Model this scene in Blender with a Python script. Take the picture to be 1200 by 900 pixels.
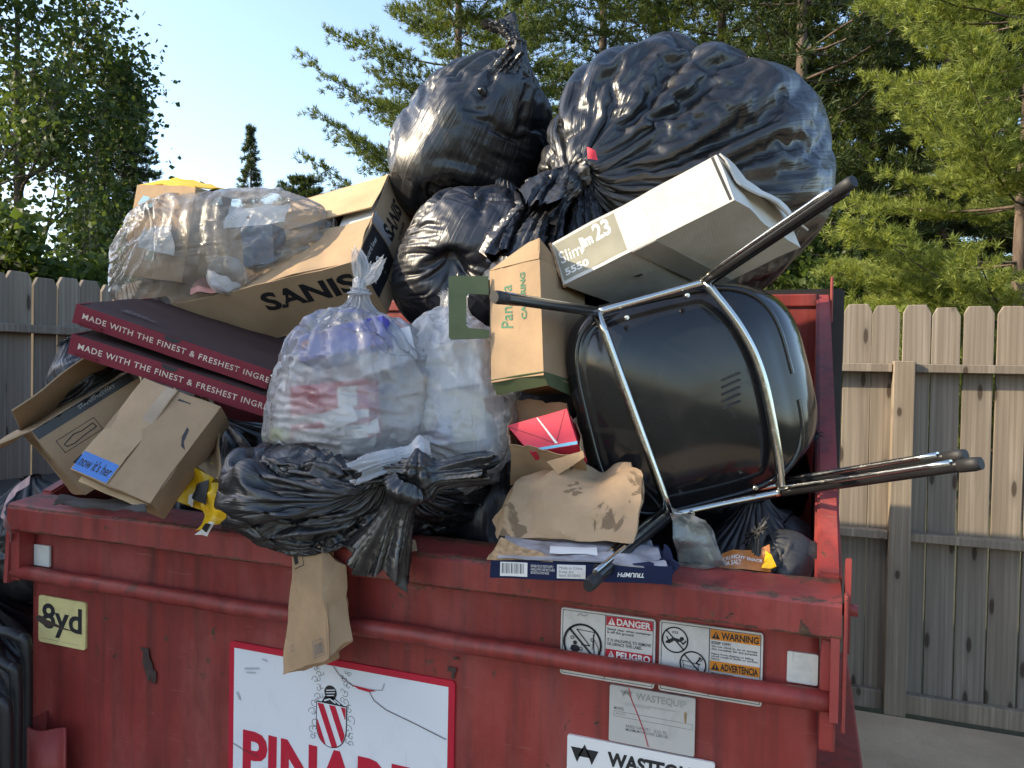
import bpy, bmesh, math, random, time
import numpy as np
from math import radians, sin, cos, pi, sqrt
from mathutils import Vector, Matrix

T0 = time.time()
for _o in list(bpy.data.objects):
    bpy.data.objects.remove(_o)
SC = bpy.context.scene
COL = SC.collection

# ------------------------------------------------------------------ camera
# World axes: X along the front of the dumpster, Y into it, Z up, metres.
YAW, PITCH, ROLL = .3677, -.0199, .0189
CAM = np.array([1.9694, -1.4109, 1.5125])
_f = np.array([-sin(YAW) * cos(PITCH), cos(YAW) * cos(PITCH), sin(PITCH)])
_r = np.array([cos(YAW), sin(YAW), 0.])
_u = np.cross(_r, _f)
_r, _u = cos(ROLL) * _r + sin(ROLL) * _u, -sin(ROLL) * _r + cos(ROLL) * _u
cam_data = bpy.data.cameras.new('camera')
cam_data.sensor_width = 36.0
cam_data.lens = 27.0
cam_data.clip_end = 3000
cam_data.clip_start = 0.02
cam = bpy.data.objects.new('camera', cam_data)
COL.objects.link(cam)
cam.matrix_world = Matrix(((_r[0], _u[0], -_f[0], CAM[0]), (_r[1], _u[1], -_f[1], CAM[1]),
                           (_r[2], _u[2], -_f[2], CAM[2]), (0, 0, 0, 1)))
SC.camera = cam

# ------------------------------------------------------------------ light
SUN_ELEV, SUN_AZ = 28.0, -26.0    # azimuth: degrees behind (+) or before (-) the dumpster's front plane, light from -X
SUN_DIR = Vector((-cos(radians(SUN_AZ)) * cos(radians(SUN_ELEV)), sin(radians(SUN_AZ)) * cos(radians(SUN_ELEV)), sin(radians(SUN_ELEV))))
world = bpy.data.worlds.new('World')
SC.world = world
world.use_nodes = True
wn = world.node_tree
wn.nodes.clear()
_bg = wn.nodes.new('ShaderNodeBackground')
_sky = wn.nodes.new('ShaderNodeTexSky')
_out = wn.nodes.new('ShaderNodeOutputWorld')
_sky.sky_type = 'NISHITA'
_sky.sun_disc = False
_sky.sun_elevation = radians(SUN_ELEV)
# Nishita: rotation 0 puts the sun at +Y, positive turns it towards +X
_sky.sun_rotation = math.atan2(SUN_DIR.x, SUN_DIR.y)
_sky.altitude = 200
_sky.air_density = 1.0
_sky.dust_density = 1.5
_sky.ozone_density = 1.0
_bg.inputs['Strength'].default_value = 0.135
wn.links.new(_sky.outputs[0], _bg.inputs[0])
wn.links.new(_bg.outputs[0], _out.inputs[0])
sun_data = bpy.data.lights.new('sun', 'SUN')
sun_data.energy = 2.75
sun_data.angle = radians(0.5)
sun_data.color = (1.0, 0.84, 0.60)
sun = bpy.data.objects.new('sun', sun_data)
COL.objects.link(sun)
sun.rotation_euler = SUN_DIR.to_track_quat('Z', 'Y').to_euler()
sun.location = (-8, 2, 8)
SC.view_settings.view_transform = 'Standard'
SC.view_settings.look = 'None'
SC.view_settings.gamma = 1.0
SC.view_settings.exposure = 1.62
SC.cycles.max_bounces = 8
SC.cycles.transparent_max_bounces = 24
SC.cycles.transmission_bounces = 6
SC.cycles.caustics_reflective = False
SC.cycles.caustics_refractive = False

# ------------------------------------------------------------------ pixel -> place
def ray(px, py):
    return _f + (px - 600) / 900 * _r + (450 - py) / 900 * _u
def PY(px, py, y):          # where the line of sight meets the plane Y = y
    d = ray(px, py); return CAM + d * (y - CAM[1]) / d[1]
def PZ(px, py, z):
    d = ray(px, py); return CAM + d * (z - CAM[2]) / d[2]
def PX(px, py, x):
    d = ray(px, py); return CAM + d * (x - CAM[0]) / d[0]
def PD(px, py, d):          # at distance d along the optical axis
    return CAM + ray(px, py) * d
def V3(*a):
    return np.array(a, float)
def unit(v):
    v = np.asarray(v, float); return v / (np.linalg.norm(v) + 1e-12)

# ------------------------------------------------------------------ objects
def tag(o, label, cat, group=None, kind=None):
    if label: o['label'] = label
    if cat: o['category'] = cat
    if group: o['group'] = group
    if kind: o['kind'] = kind
    return o
def empty(name, loc=(0, 0, 0)):
    o = bpy.data.objects.new(name, None); COL.objects.link(o)
    o.empty_display_size = .1
    o.location = Vector([float(c) for c in loc]); return o
def thing(name, label, cat, loc=(0, 0, 0), group=None):
    return tag(empty(name, loc), label, cat, group)
def link(name, me, mat, parent=None, smooth=False):
    o = bpy.data.objects.new(name, me); COL.objects.link(o)
    if mat is not None and len(me.materials) == 0:
        for m in (mat if isinstance(mat, (list, tuple)) else [mat]):
            me.materials.append(m)
    if parent is not None:
        o.parent = parent
        # geometry is given in world coordinates: undo the root's own offset
        r = parent
        off = Vector((0, 0, 0))
        while r is not None:
            off += r.location
            r = r.parent
        o.location = -off
    if smooth:
        me.polygons.foreach_set('use_smooth', [True] * len(me.polygons))
    return o
def bm_mesh(name, bm):
    me = bpy.data.meshes.new(name); bm.to_mesh(me); bm.free(); return me
def np_mesh(name, verts, faces, smooth=False):
    """verts n x 3, faces m x k (all alike)."""
    verts = np.asarray(verts, np.float32); faces = np.asarray(faces, np.int32)
    me = bpy.data.meshes.new(name)
    me.vertices.add(len(verts)); me.vertices.foreach_set('co', verts.ravel())
    k = faces.shape[1]
    me.loops.add(faces.size); me.loops.foreach_set('vertex_index', faces.ravel())
    me.polygons.add(len(faces))
    me.polygons.foreach_set('loop_start', np.arange(0, faces.size, k, dtype=np.int32))
    me.polygons.foreach_set('loop_total', np.full(len(faces), k, np.int32))
    if smooth:
        me.polygons.foreach_set('use_smooth', np.ones(len(faces), bool))
    me.update(calc_edges=True); me.validate()
    return me

# ------------------------------------------------------------------ bmesh shapes (world coordinates)
def frame_mat(o, x, y, z=None):
    x = unit(x); y = np.asarray(y, float); y = unit(y - x * np.dot(x, y))
    z = np.cross(x, y) if z is None else unit(z)
    return Matrix(((x[0], y[0], z[0], o[0]), (x[1], y[1], z[1], o[1]), (x[2], y[2], z[2], o[2]), (0, 0, 0, 1)))
def bx(bm, lo, hi, M=None, bevel=0.0, seg=2):
    lo = [min(a, b) for a, b in zip(lo, hi)] if False else lo
    r = bmesh.ops.create_cube(bm, size=1.0)
    vs = r['verts']
    for v in vs:
        v.co = Vector([lo[i] + (v.co[i] + .5) * (hi[i] - lo[i]) for i in range(3)])
    if bevel > 0:
        es = list({e for v in vs for e in v.link_edges})
        rb = bmesh.ops.bevel(bm, geom=es, offset=bevel, segments=seg, affect='EDGES', profile=.5)
        vs = list({v for f in rb['faces'] for v in f.verts} | {v for v in vs if v.is_valid})
    if M is not None:
        for v in vs: v.co = M @ v.co
    return vs
def box_obj(name, lo, hi, mat, parent=None, M=None, bevel=0.0, seg=2):
    bm = bmesh.new(); bx(bm, lo, hi, M, bevel, seg)
    bmesh.ops.recalc_face_normals(bm, faces=bm.faces)
    return link(name, bm_mesh(name, bm), mat, parent)
def prism(bm, pts, y0, y1, M=None):
    """polygon pts (x, z) extruded from y0 to y1."""
    a = [bm.verts.new((p[0], y0, p[1])) for p in pts]; b = [bm.verts.new((p[0], y1, p[1])) for p in pts]
    n = len(pts); fs = [bm.faces.new(a), bm.faces.new(b[::-1])]
    for i in range(n): fs.append(bm.faces.new((a[i], b[i], b[(i + 1) % n], a[(i + 1) % n])))
    if M is not None:
        for v in a + b: v.co = M @ v.co
    return a + b
def tube_pts(path, rad, n=14, cap=True, flat=(1.0, 1.0), up=None):
    """tube along a polyline; returns verts, faces(quads)+caps as bmesh."""
    path = [np.asarray(p, float) for p in path]
    m = len(path); rad = np.full(m, rad, float) if np.isscalar(rad) else np.asarray(rad, float)
    tang = []
    for i in range(m):
        a = path[max(0, i - 1)]; b = path[min(m - 1, i + 1)]; tang.append(unit(b - a))
    up = V3(0, 0, 1) if up is None else unit(up)
    if abs(np.dot(up, tang[0])) > .95: up = V3(1, 0, 0)
    nrm = unit(up - tang[0] * np.dot(up, tang[0]))
    rings = []
    for i in range(m):
        nrm = unit(nrm - tang[i] * np.dot(nrm, tang[i])); bi = np.cross(tang[i], nrm)
        rings.append([path[i] + rad[i] * (cos(2 * pi * k / n) * flat[0] * nrm + sin(2 * pi * k / n) * flat[1] * bi) for k in range(n)])
    return rings
def tube_bm(bm, path, rad, n=14, cap=True, flat=(1., 1.), up=None):
    rings = [[bm.verts.new(p) for p in r] for r in tube_pts(path, rad, n, cap, flat, up)]
    for a, b in zip(rings, rings[1:]):
        for k in range(n):
            f = bm.faces.new((a[k], a[(k + 1) % n], b[(k + 1) % n], b[k])); f.smooth = True
    if cap:
        bm.faces.new(rings[0][::-1]); bm.faces.new(rings[-1])
def tube_obj(name, path, rad, mat, parent=None, n=14, flat=(1., 1.), up=None):
    bm = bmesh.new(); tube_bm(bm, path, rad, n, True, flat, up)
    return link(name, bm_mesh(name, bm), mat, parent)
def bezier(pts, n=12):
    """smooth Catmull-Rom path through pts."""
    pts = [np.asarray(p, float) for p in pts]; out = []
    P = [2 * pts[0] - pts[1]] + pts + [2 * pts[-1] - pts[-2]]
    for i in range(1, len(P) - 2):
        p0, p1, p2, p3 = P[i - 1:i + 3]
        for k in range(n):
            t = k / n
            out.append(.5 * (2 * p1 + (p2 - p0) * t + (2 * p0 - 5 * p1 + 4 * p2 - p3) * t * t + (3 * p1 - p0 - 3 * p2 + p3) * t ** 3))
    out.append(pts[-1]); return out

# ------------------------------------------------------------------ lettering
from mathutils.bvhtree import BVHTree
_bvh = {}
def drape(P, z, target, lift):
    """lay print onto the (uneven) sheet it belongs to."""
    if target is None or target.type != 'MESH': return P
    k = target.name
    if k not in _bvh:
        me = target.data
        _bvh[k] = BVHTree.FromPolygons([v.co.copy() for v in me.vertices], [tuple(p.vertices) for p in me.polygons])
    z = Vector(z); out = np.array(P, float)
    for i, p in enumerate(out):
        h, n, f, d = _bvh[k].ray_cast(Vector(p) + z * .03, -z, .07)
        if h is not None: out[i] = np.array(h) + np.array(z) * lift
    return out
_text_cache = {}
def text_mesh(s, bold=0.0, spacing=1.0, thick=0.0):
    key = (s, bold, spacing, thick)
    cu = bpy.data.curves.new('lettering', 'FONT')
    cu.body = s; cu.size = 1.0; cu.offset = bold; cu.space_character = spacing; cu.fill_mode = 'FRONT'
    cu.resolution_u = 3; cu.extrude = thick; cu.space_line = .9
    o = bpy.data.objects.new('lettering_tmp', cu); COL.objects.link(o)
    dg = bpy.context.evaluated_depsgraph_get()
    me = bpy.data.meshes.new_from_object(o.evaluated_get(dg))
    bpy.data.objects.remove(o); bpy.data.curves.remove(cu)
    return me
def lettering(s, o, x, y, mat, parent, width=None, height=None, bold=0.0, spacing=1.0, shear=0.0, lift=.0012, anchor='tl', name='lettering', on=None):
    """flat print: letters on the plane through o with x right, y up; fitted into width x height. o is the top left corner."""
    me = text_mesh(s, bold, spacing)
    n = len(me.vertices)
    if n == 0: return None
    co = np.empty(n * 3, np.float32); me.vertices.foreach_get('co', co); co = co.reshape(-1, 3)
    lo, hi = co.min(0), co.max(0); w, h = hi[0] - lo[0], hi[1] - lo[1]
    sx = width / w if width else None; sy = height / h if height else None
    sx = sx or sy; sy = sy or sx
    x = unit(x); y = unit(np.asarray(y, float) - x * np.dot(x, y)); z = np.cross(x, y)
    a = (co[:, 0] - lo[0]) * sx + shear * (co[:, 1] - lo[1]) * sy
    b = (co[:, 1] - hi[1]) * sy
    P = np.asarray(o, float) + a[:, None] * x + b[:, None] * y + lift * z
    if on is not None: P = drape(P, z, on, .0009)
    me.vertices.foreach_set('co', P.astype(np.float32).ravel()); me.update()
    return link(name, me, mat, parent)
def decal(name, o, x, y, poly, mat, parent, lift=.001, on=None, over=0):
    """flat print from a polygon given in (right, up) metres on the plane through o."""
    x = unit(x); y = unit(np.asarray(y, float) - x * np.dot(x, y)); z = np.cross(x, y)
    bm = bmesh.new()
    polys = poly if isinstance(poly[0][0], (list, tuple, np.ndarray)) else [poly]
    for pl in polys:
        vs = [bm.verts.new(Vector(np.asarray(o, float) + p[0] * x + p[1] * y + lift * z)) for p in pl]
        f = bm.faces.new(vs)
        f.normal_update()
        if f.normal.dot(Vector(z)) < 0: f.normal_flip()
    bmesh.ops.triangulate(bm, faces=bm.faces)
    if on is not None:
        for _ in range(5):
            es = [e for e in bm.edges if e.calc_length() > .016]
            if not es: break
            bmesh.ops.subdivide_edges(bm, edges=es, cuts=1); bmesh.ops.triangulate(bm, faces=bm.faces)
        Q = drape([v.co for v in bm.verts], z, on, .0005 + .0002 * over)
        for v, q in zip(bm.verts, Q): v.co = Vector(q)
    return link(name, bm_mesh(name, bm), mat, parent)
def rect(x0, y0, x1, y1): return [(x0, y0), (x1, y0), (x1, y1), (x0, y1)]
def disc(cx, cy, r, n=28, a0=0, a1=2 * pi): return [(cx + r * cos(a0 + (a1 - a0) * k / n), cy + r * sin(a0 + (a1 - a0) * k / n)) for k in range(n)]
def stroke(pts, w):
    """quads along a polyline, for drawn lines."""
    q = []
    for a, b in zip(pts, pts[1:]):
        d = unit(np.array([b[0] - a[0], b[1] - a[1]])); n = np.array([-d[1], d[0]]) * w / 2; e = d * w * .3
        a = np.array(a) - e; b = np.array(b) + e
        q.append([tuple(a - n), tuple(b - n), tuple(b + n), tuple(a + n)])
    return q
def ring(cx, cy, r, w, n=30):
    return stroke([(cx + r * cos(2 * pi * k / n), cy + r * sin(2 * pi * k / n)) for k in range(n + 1)], w)

# ------------------------------------------------------------------ noise in numpy
def _hash(ix, iy, iz, seed):
    h = (ix * 374761393 + iy * 668265263 + iz * 2147483647 + seed * 974634777).astype(np.int64) & 0x7fffffff
    h = ((h ^ (h >> 13)) * 1274126177) & 0x7fffffff
    return ((h ^ (h >> 16)) & 0xffff) / 32767.5 - 1.0
def vnoise(p, seed=0):
    p = np.asarray(p, float); i = np.floor(p).astype(np.int64); f = p - i; f = f * f * f * (f * (f * 6 - 15) + 10)
    x, y, z = i[..., 0], i[..., 1], i[..., 2]; r = 0
    for a in (0, 1):
        wx = f[..., 0] if a else 1 - f[..., 0]
        for b in (0, 1):
            wy = f[..., 1] if b else 1 - f[..., 1]
            for c in (0, 1):
                wz = f[..., 2] if c else 1 - f[..., 2]
                r = r + wx * wy * wz * _hash(x + a, y + b, z + c, seed)
    return r
def fbm(p, seed=0, oct=4):
    p = np.asarray(p, float); r = 0; a = 1.0
    for k in range(oct):
        r = r + a * vnoise(p * 2 ** k + 17.3 * k, seed + k); a *= .5
    return r
# ------------------------------------------------------------------ materials
class NT:
    def crinkle(self, scales, amps, warp=.06, stretch=(1, 1, 1), rot=(.4, .3, .2)):
        """flat facets meeting in sharp creases, as in thin film."""
        v = self.mapping(stretch, rot)
        nz = self.n('TexNoise', Vector=v, Scale=5.0, Detail=3.0).outputs['Color']
        off = self.n('VectorMath', _operation='SCALE', i0=nz, Scale=warp).outputs[0]
        v = self.n('VectorMath', _operation='ADD', i0=v, i1=off).outputs[0]
        nrm = self.n('NewGeometry').outputs['Normal']
        for s, a in zip(scales, amps):
            c = self.n('TexVoronoi', Vector=v, Scale=s, Randomness=1.0).outputs['Color']
            d = self.n('VectorMath', _operation='SUBTRACT', i0=c, i1=(.5, .5, .5)).outputs[0]
            d = self.n('VectorMath', _operation='SCALE', i0=d, Scale=a).outputs[0]
            nrm = self.n('VectorMath', _operation='ADD', i0=nrm, i1=d).outputs[0]
        return self.n('VectorMath', _operation='NORMALIZE', i0=nrm).outputs[0]
    def __init__(self, name):
        self.m = bpy.data.materials.new(name); self.m.use_nodes = True
        self.t = self.m.node_tree; self.t.nodes.clear()
        self.out = self.t.nodes.new('ShaderNodeOutputMaterial')
        self._c = None
    def n(self, typ, **kw):
        nd = self.t.nodes.new('ShaderNode' + typ)
        for k, v in kw.items():
            if k.startswith('_'): setattr(nd, k[1:], v)
            else: self.set(nd, k, v)
        return nd
    def set(self, nd, k, v):
        s = nd.inputs[int(k[1:])] if (k[0] == 'i' and k[1:].isdigit()) else nd.inputs[k]
        if hasattr(v, 'is_output'): self.t.links.new(v, s)
        elif isinstance(v, bpy.types.Node): self.t.links.new(v.outputs[0], s)
        else: s.default_value = v
    def pleats(self, nrm, amt):
        """fine gathers that run to the tied end; the mesh carries the direction round and along the bag."""
        at = self.n('Attribute', _attribute_name='gather').outputs['Vector']
        t_ = self.n('SeparateXYZ', Vector=at).outputs[2]
        a = self.noise(1, 4, .6, self.mapping((15, 15, 1.6), (0, 0, 0), at), .5)
        b = self.noise(1, 3, .6, self.mapping((38, 38, 3.0), (0, 0, 0), at), .3)
        k = self.ramp(t_, [(.15, (.18,) * 3), (.95, (1,) * 3)])
        nrm = self.bump(self.math('MULTIPLY', a, k), amt, .030, nrm)
        return self.bump(self.math('MULTIPLY', b, k), amt * .55, .010, nrm)
    def co(self, which='Object'):
        if self._c is None: self._c = self.n('TexCoord')
        return self._c.outputs[which]
    def mapping(self, scale=(1, 1, 1), rot=(0, 0, 0), src=None, loc=(0, 0, 0)):
        return self.n('Mapping', Vector=src or self.co(), Scale=scale, Rotation=rot, Location=loc).outputs[0]
    def noise(self, scale, detail=4, rough=.55, vec=None, dist=0.0):
        return self.n('TexNoise', Vector=vec or self.co(), Scale=scale, Detail=detail, Roughness=rough, Distortion=dist).outputs[0]
    def vor(self, scale, vec=None, feature='F1', rand=1.0):
        return self.n('TexVoronoi', _feature=feature, Vector=vec or self.co(), Scale=scale, Randomness=rand).outputs[0]
    def ramp(self, src, stops, interp='LINEAR'):
        r = self.n('ValToRGB', Fac=src); r.color_ramp.interpolation = interp
        e = r.color_ramp.elements
        while len(e) < len(stops): e.new(.5)
        for el, (p, c) in zip(e, stops):
            el.position = p; el.color = c if len(c) == 4 else (*c, 1)
        return r.outputs[0]
    def mix(self, fac, a, b, blend='MIX'):
        m = self.n('MixRGB', _blend_type=blend)
        for k, v in (('Fac', fac), ('Color1', a), ('Color2', b)):
            if isinstance(v, (tuple, list)) and len(v) == 3: v = (*v, 1)
            self.set(m, k, v)
        return m.outputs[0]
    def math(self, op, a, b=0.0, clamp=False):
        m = self.n('Math', _operation=op, _use_clamp=clamp, i0=a, i1=b); return m.outputs[0]
    def bump(self, h, strength=.3, dist=.01, normal=None):
        b = self.n('Bump', Height=h, Strength=strength, Distance=dist)
        if normal is not None: self.set(b, 'Normal', normal)
        return b.outputs[0]
    def principled(self, **kw):
        p = self.n('BsdfPrincipled')
        for k, v in kw.items():
            k = k.replace('_', ' ')
            if isinstance(v, (tuple, list)) and len(v) == 3 and k in ('Base Color', 'Emission Color', 'Specular Tint'): v = (*v, 1)
            self.set(p, k, v)
        return p.outputs[0]
    def done(self, surf):
        self.t.links.new(surf, self.out.inputs[0]); return self.m

MATS = {}
def plain(name, col, rough=.6, var=.15, scale=14, metal=0.0, bump=0.0, bscale=60, spec=.5):
    if name in MATS: return MATS[name]
    t = NT(name)
    n = t.noise(scale, 5)
    c0 = tuple(max(0, x * (1 - var)) for x in col); c1 = tuple(min(1, x * (1 + var)) for x in col)
    c = t.ramp(n, [(.3, c0), (.7, c1)])
    kw = dict(Base_Color=c, Roughness=rough, Metallic=metal, Specular_IOR_Level=spec)
    if bump: kw['Normal'] = t.bump(t.noise(bscale, 4), bump, .004)
    MATS[name] = t.done(t.principled(**kw)); return MATS[name]

def red_paint(name, base, bands=()):
    t = NT(name)
    big = t.noise(2.2, 5, .6)
    c = t.ramp(big, [(.3, tuple(x * .78 for x in base)), (.7, tuple(x * 1.16 for x in base))])
    # vertical runs of dirt
    run = t.noise(1.0, 6, .65, t.mapping((26, 26, 1.1)))
    c = t.mix(t.math('MULTIPLY', t.math('SUBTRACT', run, .45, True), 2.6, True), c, (.055, .022, .020))
    # fading
    fade = t.noise(5.5, 6, .7, t.mapping((1, 1, .45)))
    c = t.mix(t.math('MULTIPLY', t.math('SUBTRACT', fade, .47, True), 2.0, True), c, (.36, .10, .085))
    # chips and scratches
    chip = t.noise(19, 8, .62, None, .6)
    msk = t.ramp(chip, [(.625, (0, 0, 0)), (.64, (1, 1, 1))])
    spot = t.ramp(t.noise(3.1, 2), [(.5, (0, 0, 0)), (.6, (1, 1, 1))])
    msk = t.math('MULTIPLY', msk, spot)
    rust = t.ramp(t.noise(80, 4), [(.35, (.035, .02, .014)), (.7, (.13, .065, .035))])
    c = t.mix(msk, c, rust)
    scr = t.noise(1, 3, .5, t.mapping((9, 9, 160), (.0, .5, .0)))
    c = t.mix(t.math('MULTIPLY', t.ramp(scr, [(.70, (0, 0, 0)), (.73, (1, 1, 1))]), .35), c, (.35, .16, .14))
    if bands:
        zc = t.n('SeparateXYZ', Vector=t.co()).outputs[2]
        wear = t.noise(1, 7, .72, t.mapping((26, 26, 90)))
        for z0, hw in bands:
            d = t.math('SUBTRACT', 1.0, t.math('DIVIDE', t.math('ABSOLUTE', t.math('SUBTRACT', zc, z0)), hw), True)
            mk = t.ramp(t.math('ADD', wear, t.math('MULTIPLY', d, .30)), [(.70, (0, 0, 0)), (.74, (1, 1, 1))])
            mk = t.math('MULTIPLY', mk, t.ramp(d, [(0, (0, 0, 0)), (.2, (1, 1, 1))]))
            c = t.mix(t.math('MULTIPLY', mk, .85), c, rust)
    rg = t.ramp(fade, [(.3, (.38, .38, .38)), (.75, (.62, .62, .62))])
    nrm = t.bump(t.noise(7, 3), .12, .03)
    nrm = t.bump(t.math('SUBTRACT', t.noise(140, 4), t.math('MULTIPLY', msk, .6)), .18, .002, nrm)
    return t.done(t.principled(Base_Color=c, Roughness=rg, Specular_IOR_Level=.4, Normal=nrm))

def cardboard(name, base, flute=(1, 0, 0), strength=.25):
    t = NT(name)
    n = t.noise(6, 5, .6)
    c = t.ramp(n, [(.3, tuple(x * .82 for x in base)), (.72, tuple(x * 1.1 for x in base))])
    fib = t.noise(1, 3, .7, t.mapping((240, 240, 240)))
    c = t.mix(.10, c, fib, 'OVERLAY')
    st = t.ramp(t.noise(11, 6, .7, None, .8), [(.62, (0, 0, 0)), (.72, (1, 1, 1))])
    c = t.mix(t.math('MULTIPLY', st, .22), c, tuple(x * .5 for x in base))
    w = t.n('TexWave', _wave_type='BANDS', _bands_direction='X', Vector=t.co(), Scale=48.0, Distortion=1.2, Detail=2.0).outputs[0]
    nrm = t.bump(w, .05, .002)
    nrm = t.bump(t.noise(9, 4, .6), strength, .012, nrm)
    return t.done(t.principled(Base_Color=c, Roughness=.82, Specular_IOR_Level=.2, Normal=nrm))

def kraft(name, base, stain=0.0):
    t = NT(name)
    n = t.noise(8, 6, .65)
    c = t.ramp(n, [(.3, tuple(x * .78 for x in base)), (.72, tuple(x * 1.12 for x in base))])
    if stain:
        s = t.noise(8.5, 4, .55, t.mapping((1.6, 1.6, .8), (0, 0, .3), None, (.37, .1, .9)), .7)
        m = t.ramp(s, [(.60, (0, 0, 0)), (.625, (1, 1, 1))])
        c = t.mix(t.math('MULTIPLY', m, stain), c, tuple(x * .38 for x in base))
    v1 = t.vor(17, t.mapping((1, 1, 1), (.3, .2, .1)), 'DISTANCE_TO_EDGE')
    v2 = t.noise(26, 5, .6)
    nrm = t.bump(v1, .25, .010)
    nrm = t.bump(v2, .35, .006, nrm)
    b = t.principled(Base_Color=c, Roughness=.8, Specular_IOR_Level=.25, Normal=nrm)
    tr = t.n('BsdfTranslucent', Color=c, Normal=nrm).outputs[0]
    return t.done(t.n('MixShader', Fac=.12, i1=b, i2=tr).outputs[0])

def black_plastic(name, col=(.010, .010, .011), rough=.31, fine=.35, scale=1.0):
    t = NT(name)
    # fine stretch wrinkles and small crumples on top of the modelled folds
    w1 = t.noise(9 * scale, 3, .5, t.mapping((1, 1, .45), (.4, .3, .2)), 1.0)
    w2 = t.vor(12 * scale, t.mapping((1, 1, .55), (.5, .2, .9)), 'F1')
    w3 = t.noise(60 * scale, 2, .5, t.mapping((1, 1, .12), (.2, -.5, 0)), .4)
    nrm = t.crinkle((7 * scale, 17 * scale, 41 * scale), (.26 * fine / .35, .20 * fine / .35, .08 * fine / .35), .16, (1, 1, .6))
    nrm = t.pleats(nrm, .30 * fine / .35)
    nrm = t.bump(w1, .10 * fine / .35, .02, nrm)
    nrm = t.bump(w2, .16 * fine / .35, .012, nrm)
    nrm = t.bump(w3, .06 * fine / .35, .004, nrm)
    dust = t.noise(7, 5, .7)
    c = t.ramp(dust, [(.35, col), (.75, tuple(x * 1.9 + .004 for x in col))])
    rg = t.ramp(t.noise(11, 4), [(.3, (rough * .8,) * 3), (.7, (rough * 1.35,) * 3)])
    return t.done(t.principled(Base_Color=c, Roughness=rg, Specular_IOR_Level=.75, Normal=nrm))

def clear_film(name, milk=.30, tint=(.96, .97, .98), rough=.11, cr=1.0):
    """thin milky polythene: light passes, scatters a little and glints."""
    t = NT(name)
    w1 = t.noise(24, 5, .6, None, 1.4)
    w2 = t.noise(70, 3, .6, t.mapping((1, 1, .3)), .6)
    nrm = t.crinkle((9, 24, 60), (.40 * cr, .42 * cr, .28 * cr), .15, (1, 1, .7))
    nrm = t.pleats(nrm, .28)
    nrm = t.bump(w1, .15, .015, nrm)
    nrm = t.bump(w2, .2, .004, nrm)
    tr = t.n('BsdfTransparent', Color=(.97, .97, .96, 1)).outputs[0]
    di = t.n('BsdfDiffuse', Color=(*tint, 1), Normal=nrm).outputs[0]
    tl = t.n('BsdfTranslucent', Color=(*tint, 1), Normal=nrm).outputs[0]
    ml = t.n('MixShader', Fac=.5, i1=di, i2=tl).outputs[0]
    m = t.ramp(t.noise(9, 4), [(.3, (milk * .7,) * 3), (.7, (milk * 1.35,) * 3)])
    a = t.n('MixShader', Fac=m, i1=tr, i2=ml).outputs[0]
    gl = t.n('BsdfGlossy', Color=(1, 1, 1, 1), Roughness=rough, Normal=nrm).outputs[0]
    fr = t.n('Fresnel', IOR=1.45, Normal=nrm).outputs[0]
    return t.done(t.n('MixShader', Fac=t.math('MULTIPLY', fr, .9), i1=a, i2=gl).outputs[0])

def old_wood(name, dark, light, seed):
    t = NT(name)
    info = t.n('ObjectInfo')
    off = t.n('CombineXYZ', X=t.math('MULTIPLY', info.outputs['Random'], 37.0), Y=t.math('MULTIPLY', info.outputs['Random'], 11.0), Z=t.math('MULTIPLY', info.outputs['Random'], 23.0)).outputs[0]
    vec = t.n('VectorMath', _operation='ADD', i0=t.co(), i1=off).outputs[0]
    g = t.noise(1, 7, .62, t.mapping((120, 120, 2.6), (0, 0, 0), vec), .6)
    g2 = t.noise(1, 4, .55, t.mapping((16, 16, 1.3), (0, 0, 0), vec), 1.0)
    mid = tuple((a + b) / 2 for a, b in zip(dark, light))
    c = t.ramp(g2, [(.30, tuple((a + b) / 2 for a, b in zip(dark, mid))), (.5, mid), (.72, light)])
    c = t.mix(t.math('MULTIPLY', t.ramp(g, [(.42, (1, 1, 1)), (.60, (0, 0, 0))]), .32), c, dark)
    ringw = t.n('TexWave', _wave_type='RINGS', _rings_direction='Z', Vector=t.mapping((9, 9, .75), (.0, .12, 0), vec), Scale=1.6, Distortion=5.0, Detail=2.5).outputs[0]
    c = t.mix(t.math('MULTIPLY', t.ramp(ringw, [(.55, (0, 0, 0)), (.95, (1, 1, 1))]), .38), c, dark)
    tone = t.ramp(info.outputs['Random'], [(0, (.74, .72, .70)), (.5, (1, .98, .95)), (1, (.98, .90, .80))])
    c = t.mix(1.0, c, tone, 'MULTIPLY')
    # knots
    sp = t.n('SeparateXYZ', Vector=vec)
    kv = t.n('CombineXYZ', X=t.math('MULTIPLY', t.math('ADD', sp.outputs[0], sp.outputs[1]), 11.0), Y=t.math('MULTIPLY', sp.outputs[2], 5.5), Z=0.0).outputs[0]
    vk = t.n('TexVoronoi', _voronoi_dimensions='2D', Vector=kv, Scale=1.0, Randomness=.9)
    pick = t.ramp(t.n('SeparateXYZ', Vector=vk.outputs['Color']).outputs[0], [(.62, (0, 0, 0)), (.64, (1, 1, 1))])
    km = t.math('MULTIPLY', t.ramp(vk.outputs['Distance'], [(.085, (1, 1, 1)), (.13, (0, 0, 0))]), pick)
    halo = t.math('MULTIPLY', t.ramp(vk.outputs['Distance'], [(.10, (1, 1, 1)), (.30, (0, 0, 0))]), pick)
    c = t.mix(t.math('MULTIPLY', halo, .35), c, tuple(x * .8 for x in dark))
    c = t.mix(t.math('MULTIPLY', km, .8), c, (.040, .026, .018))
    # green and grey weathering
    c = t.mix(t.math('MULTIPLY', t.ramp(t.noise(1.6, 4), [(.5, (0, 0, 0)), (.75, (1, 1, 1))]), .35), c, (.16, .16, .14))
    nrm = t.bump(g, .14, .002)
    return t.done(t.principled(Base_Color=c, Roughness=.85, Specular_IOR_Level=.15, Normal=nrm))

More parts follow.
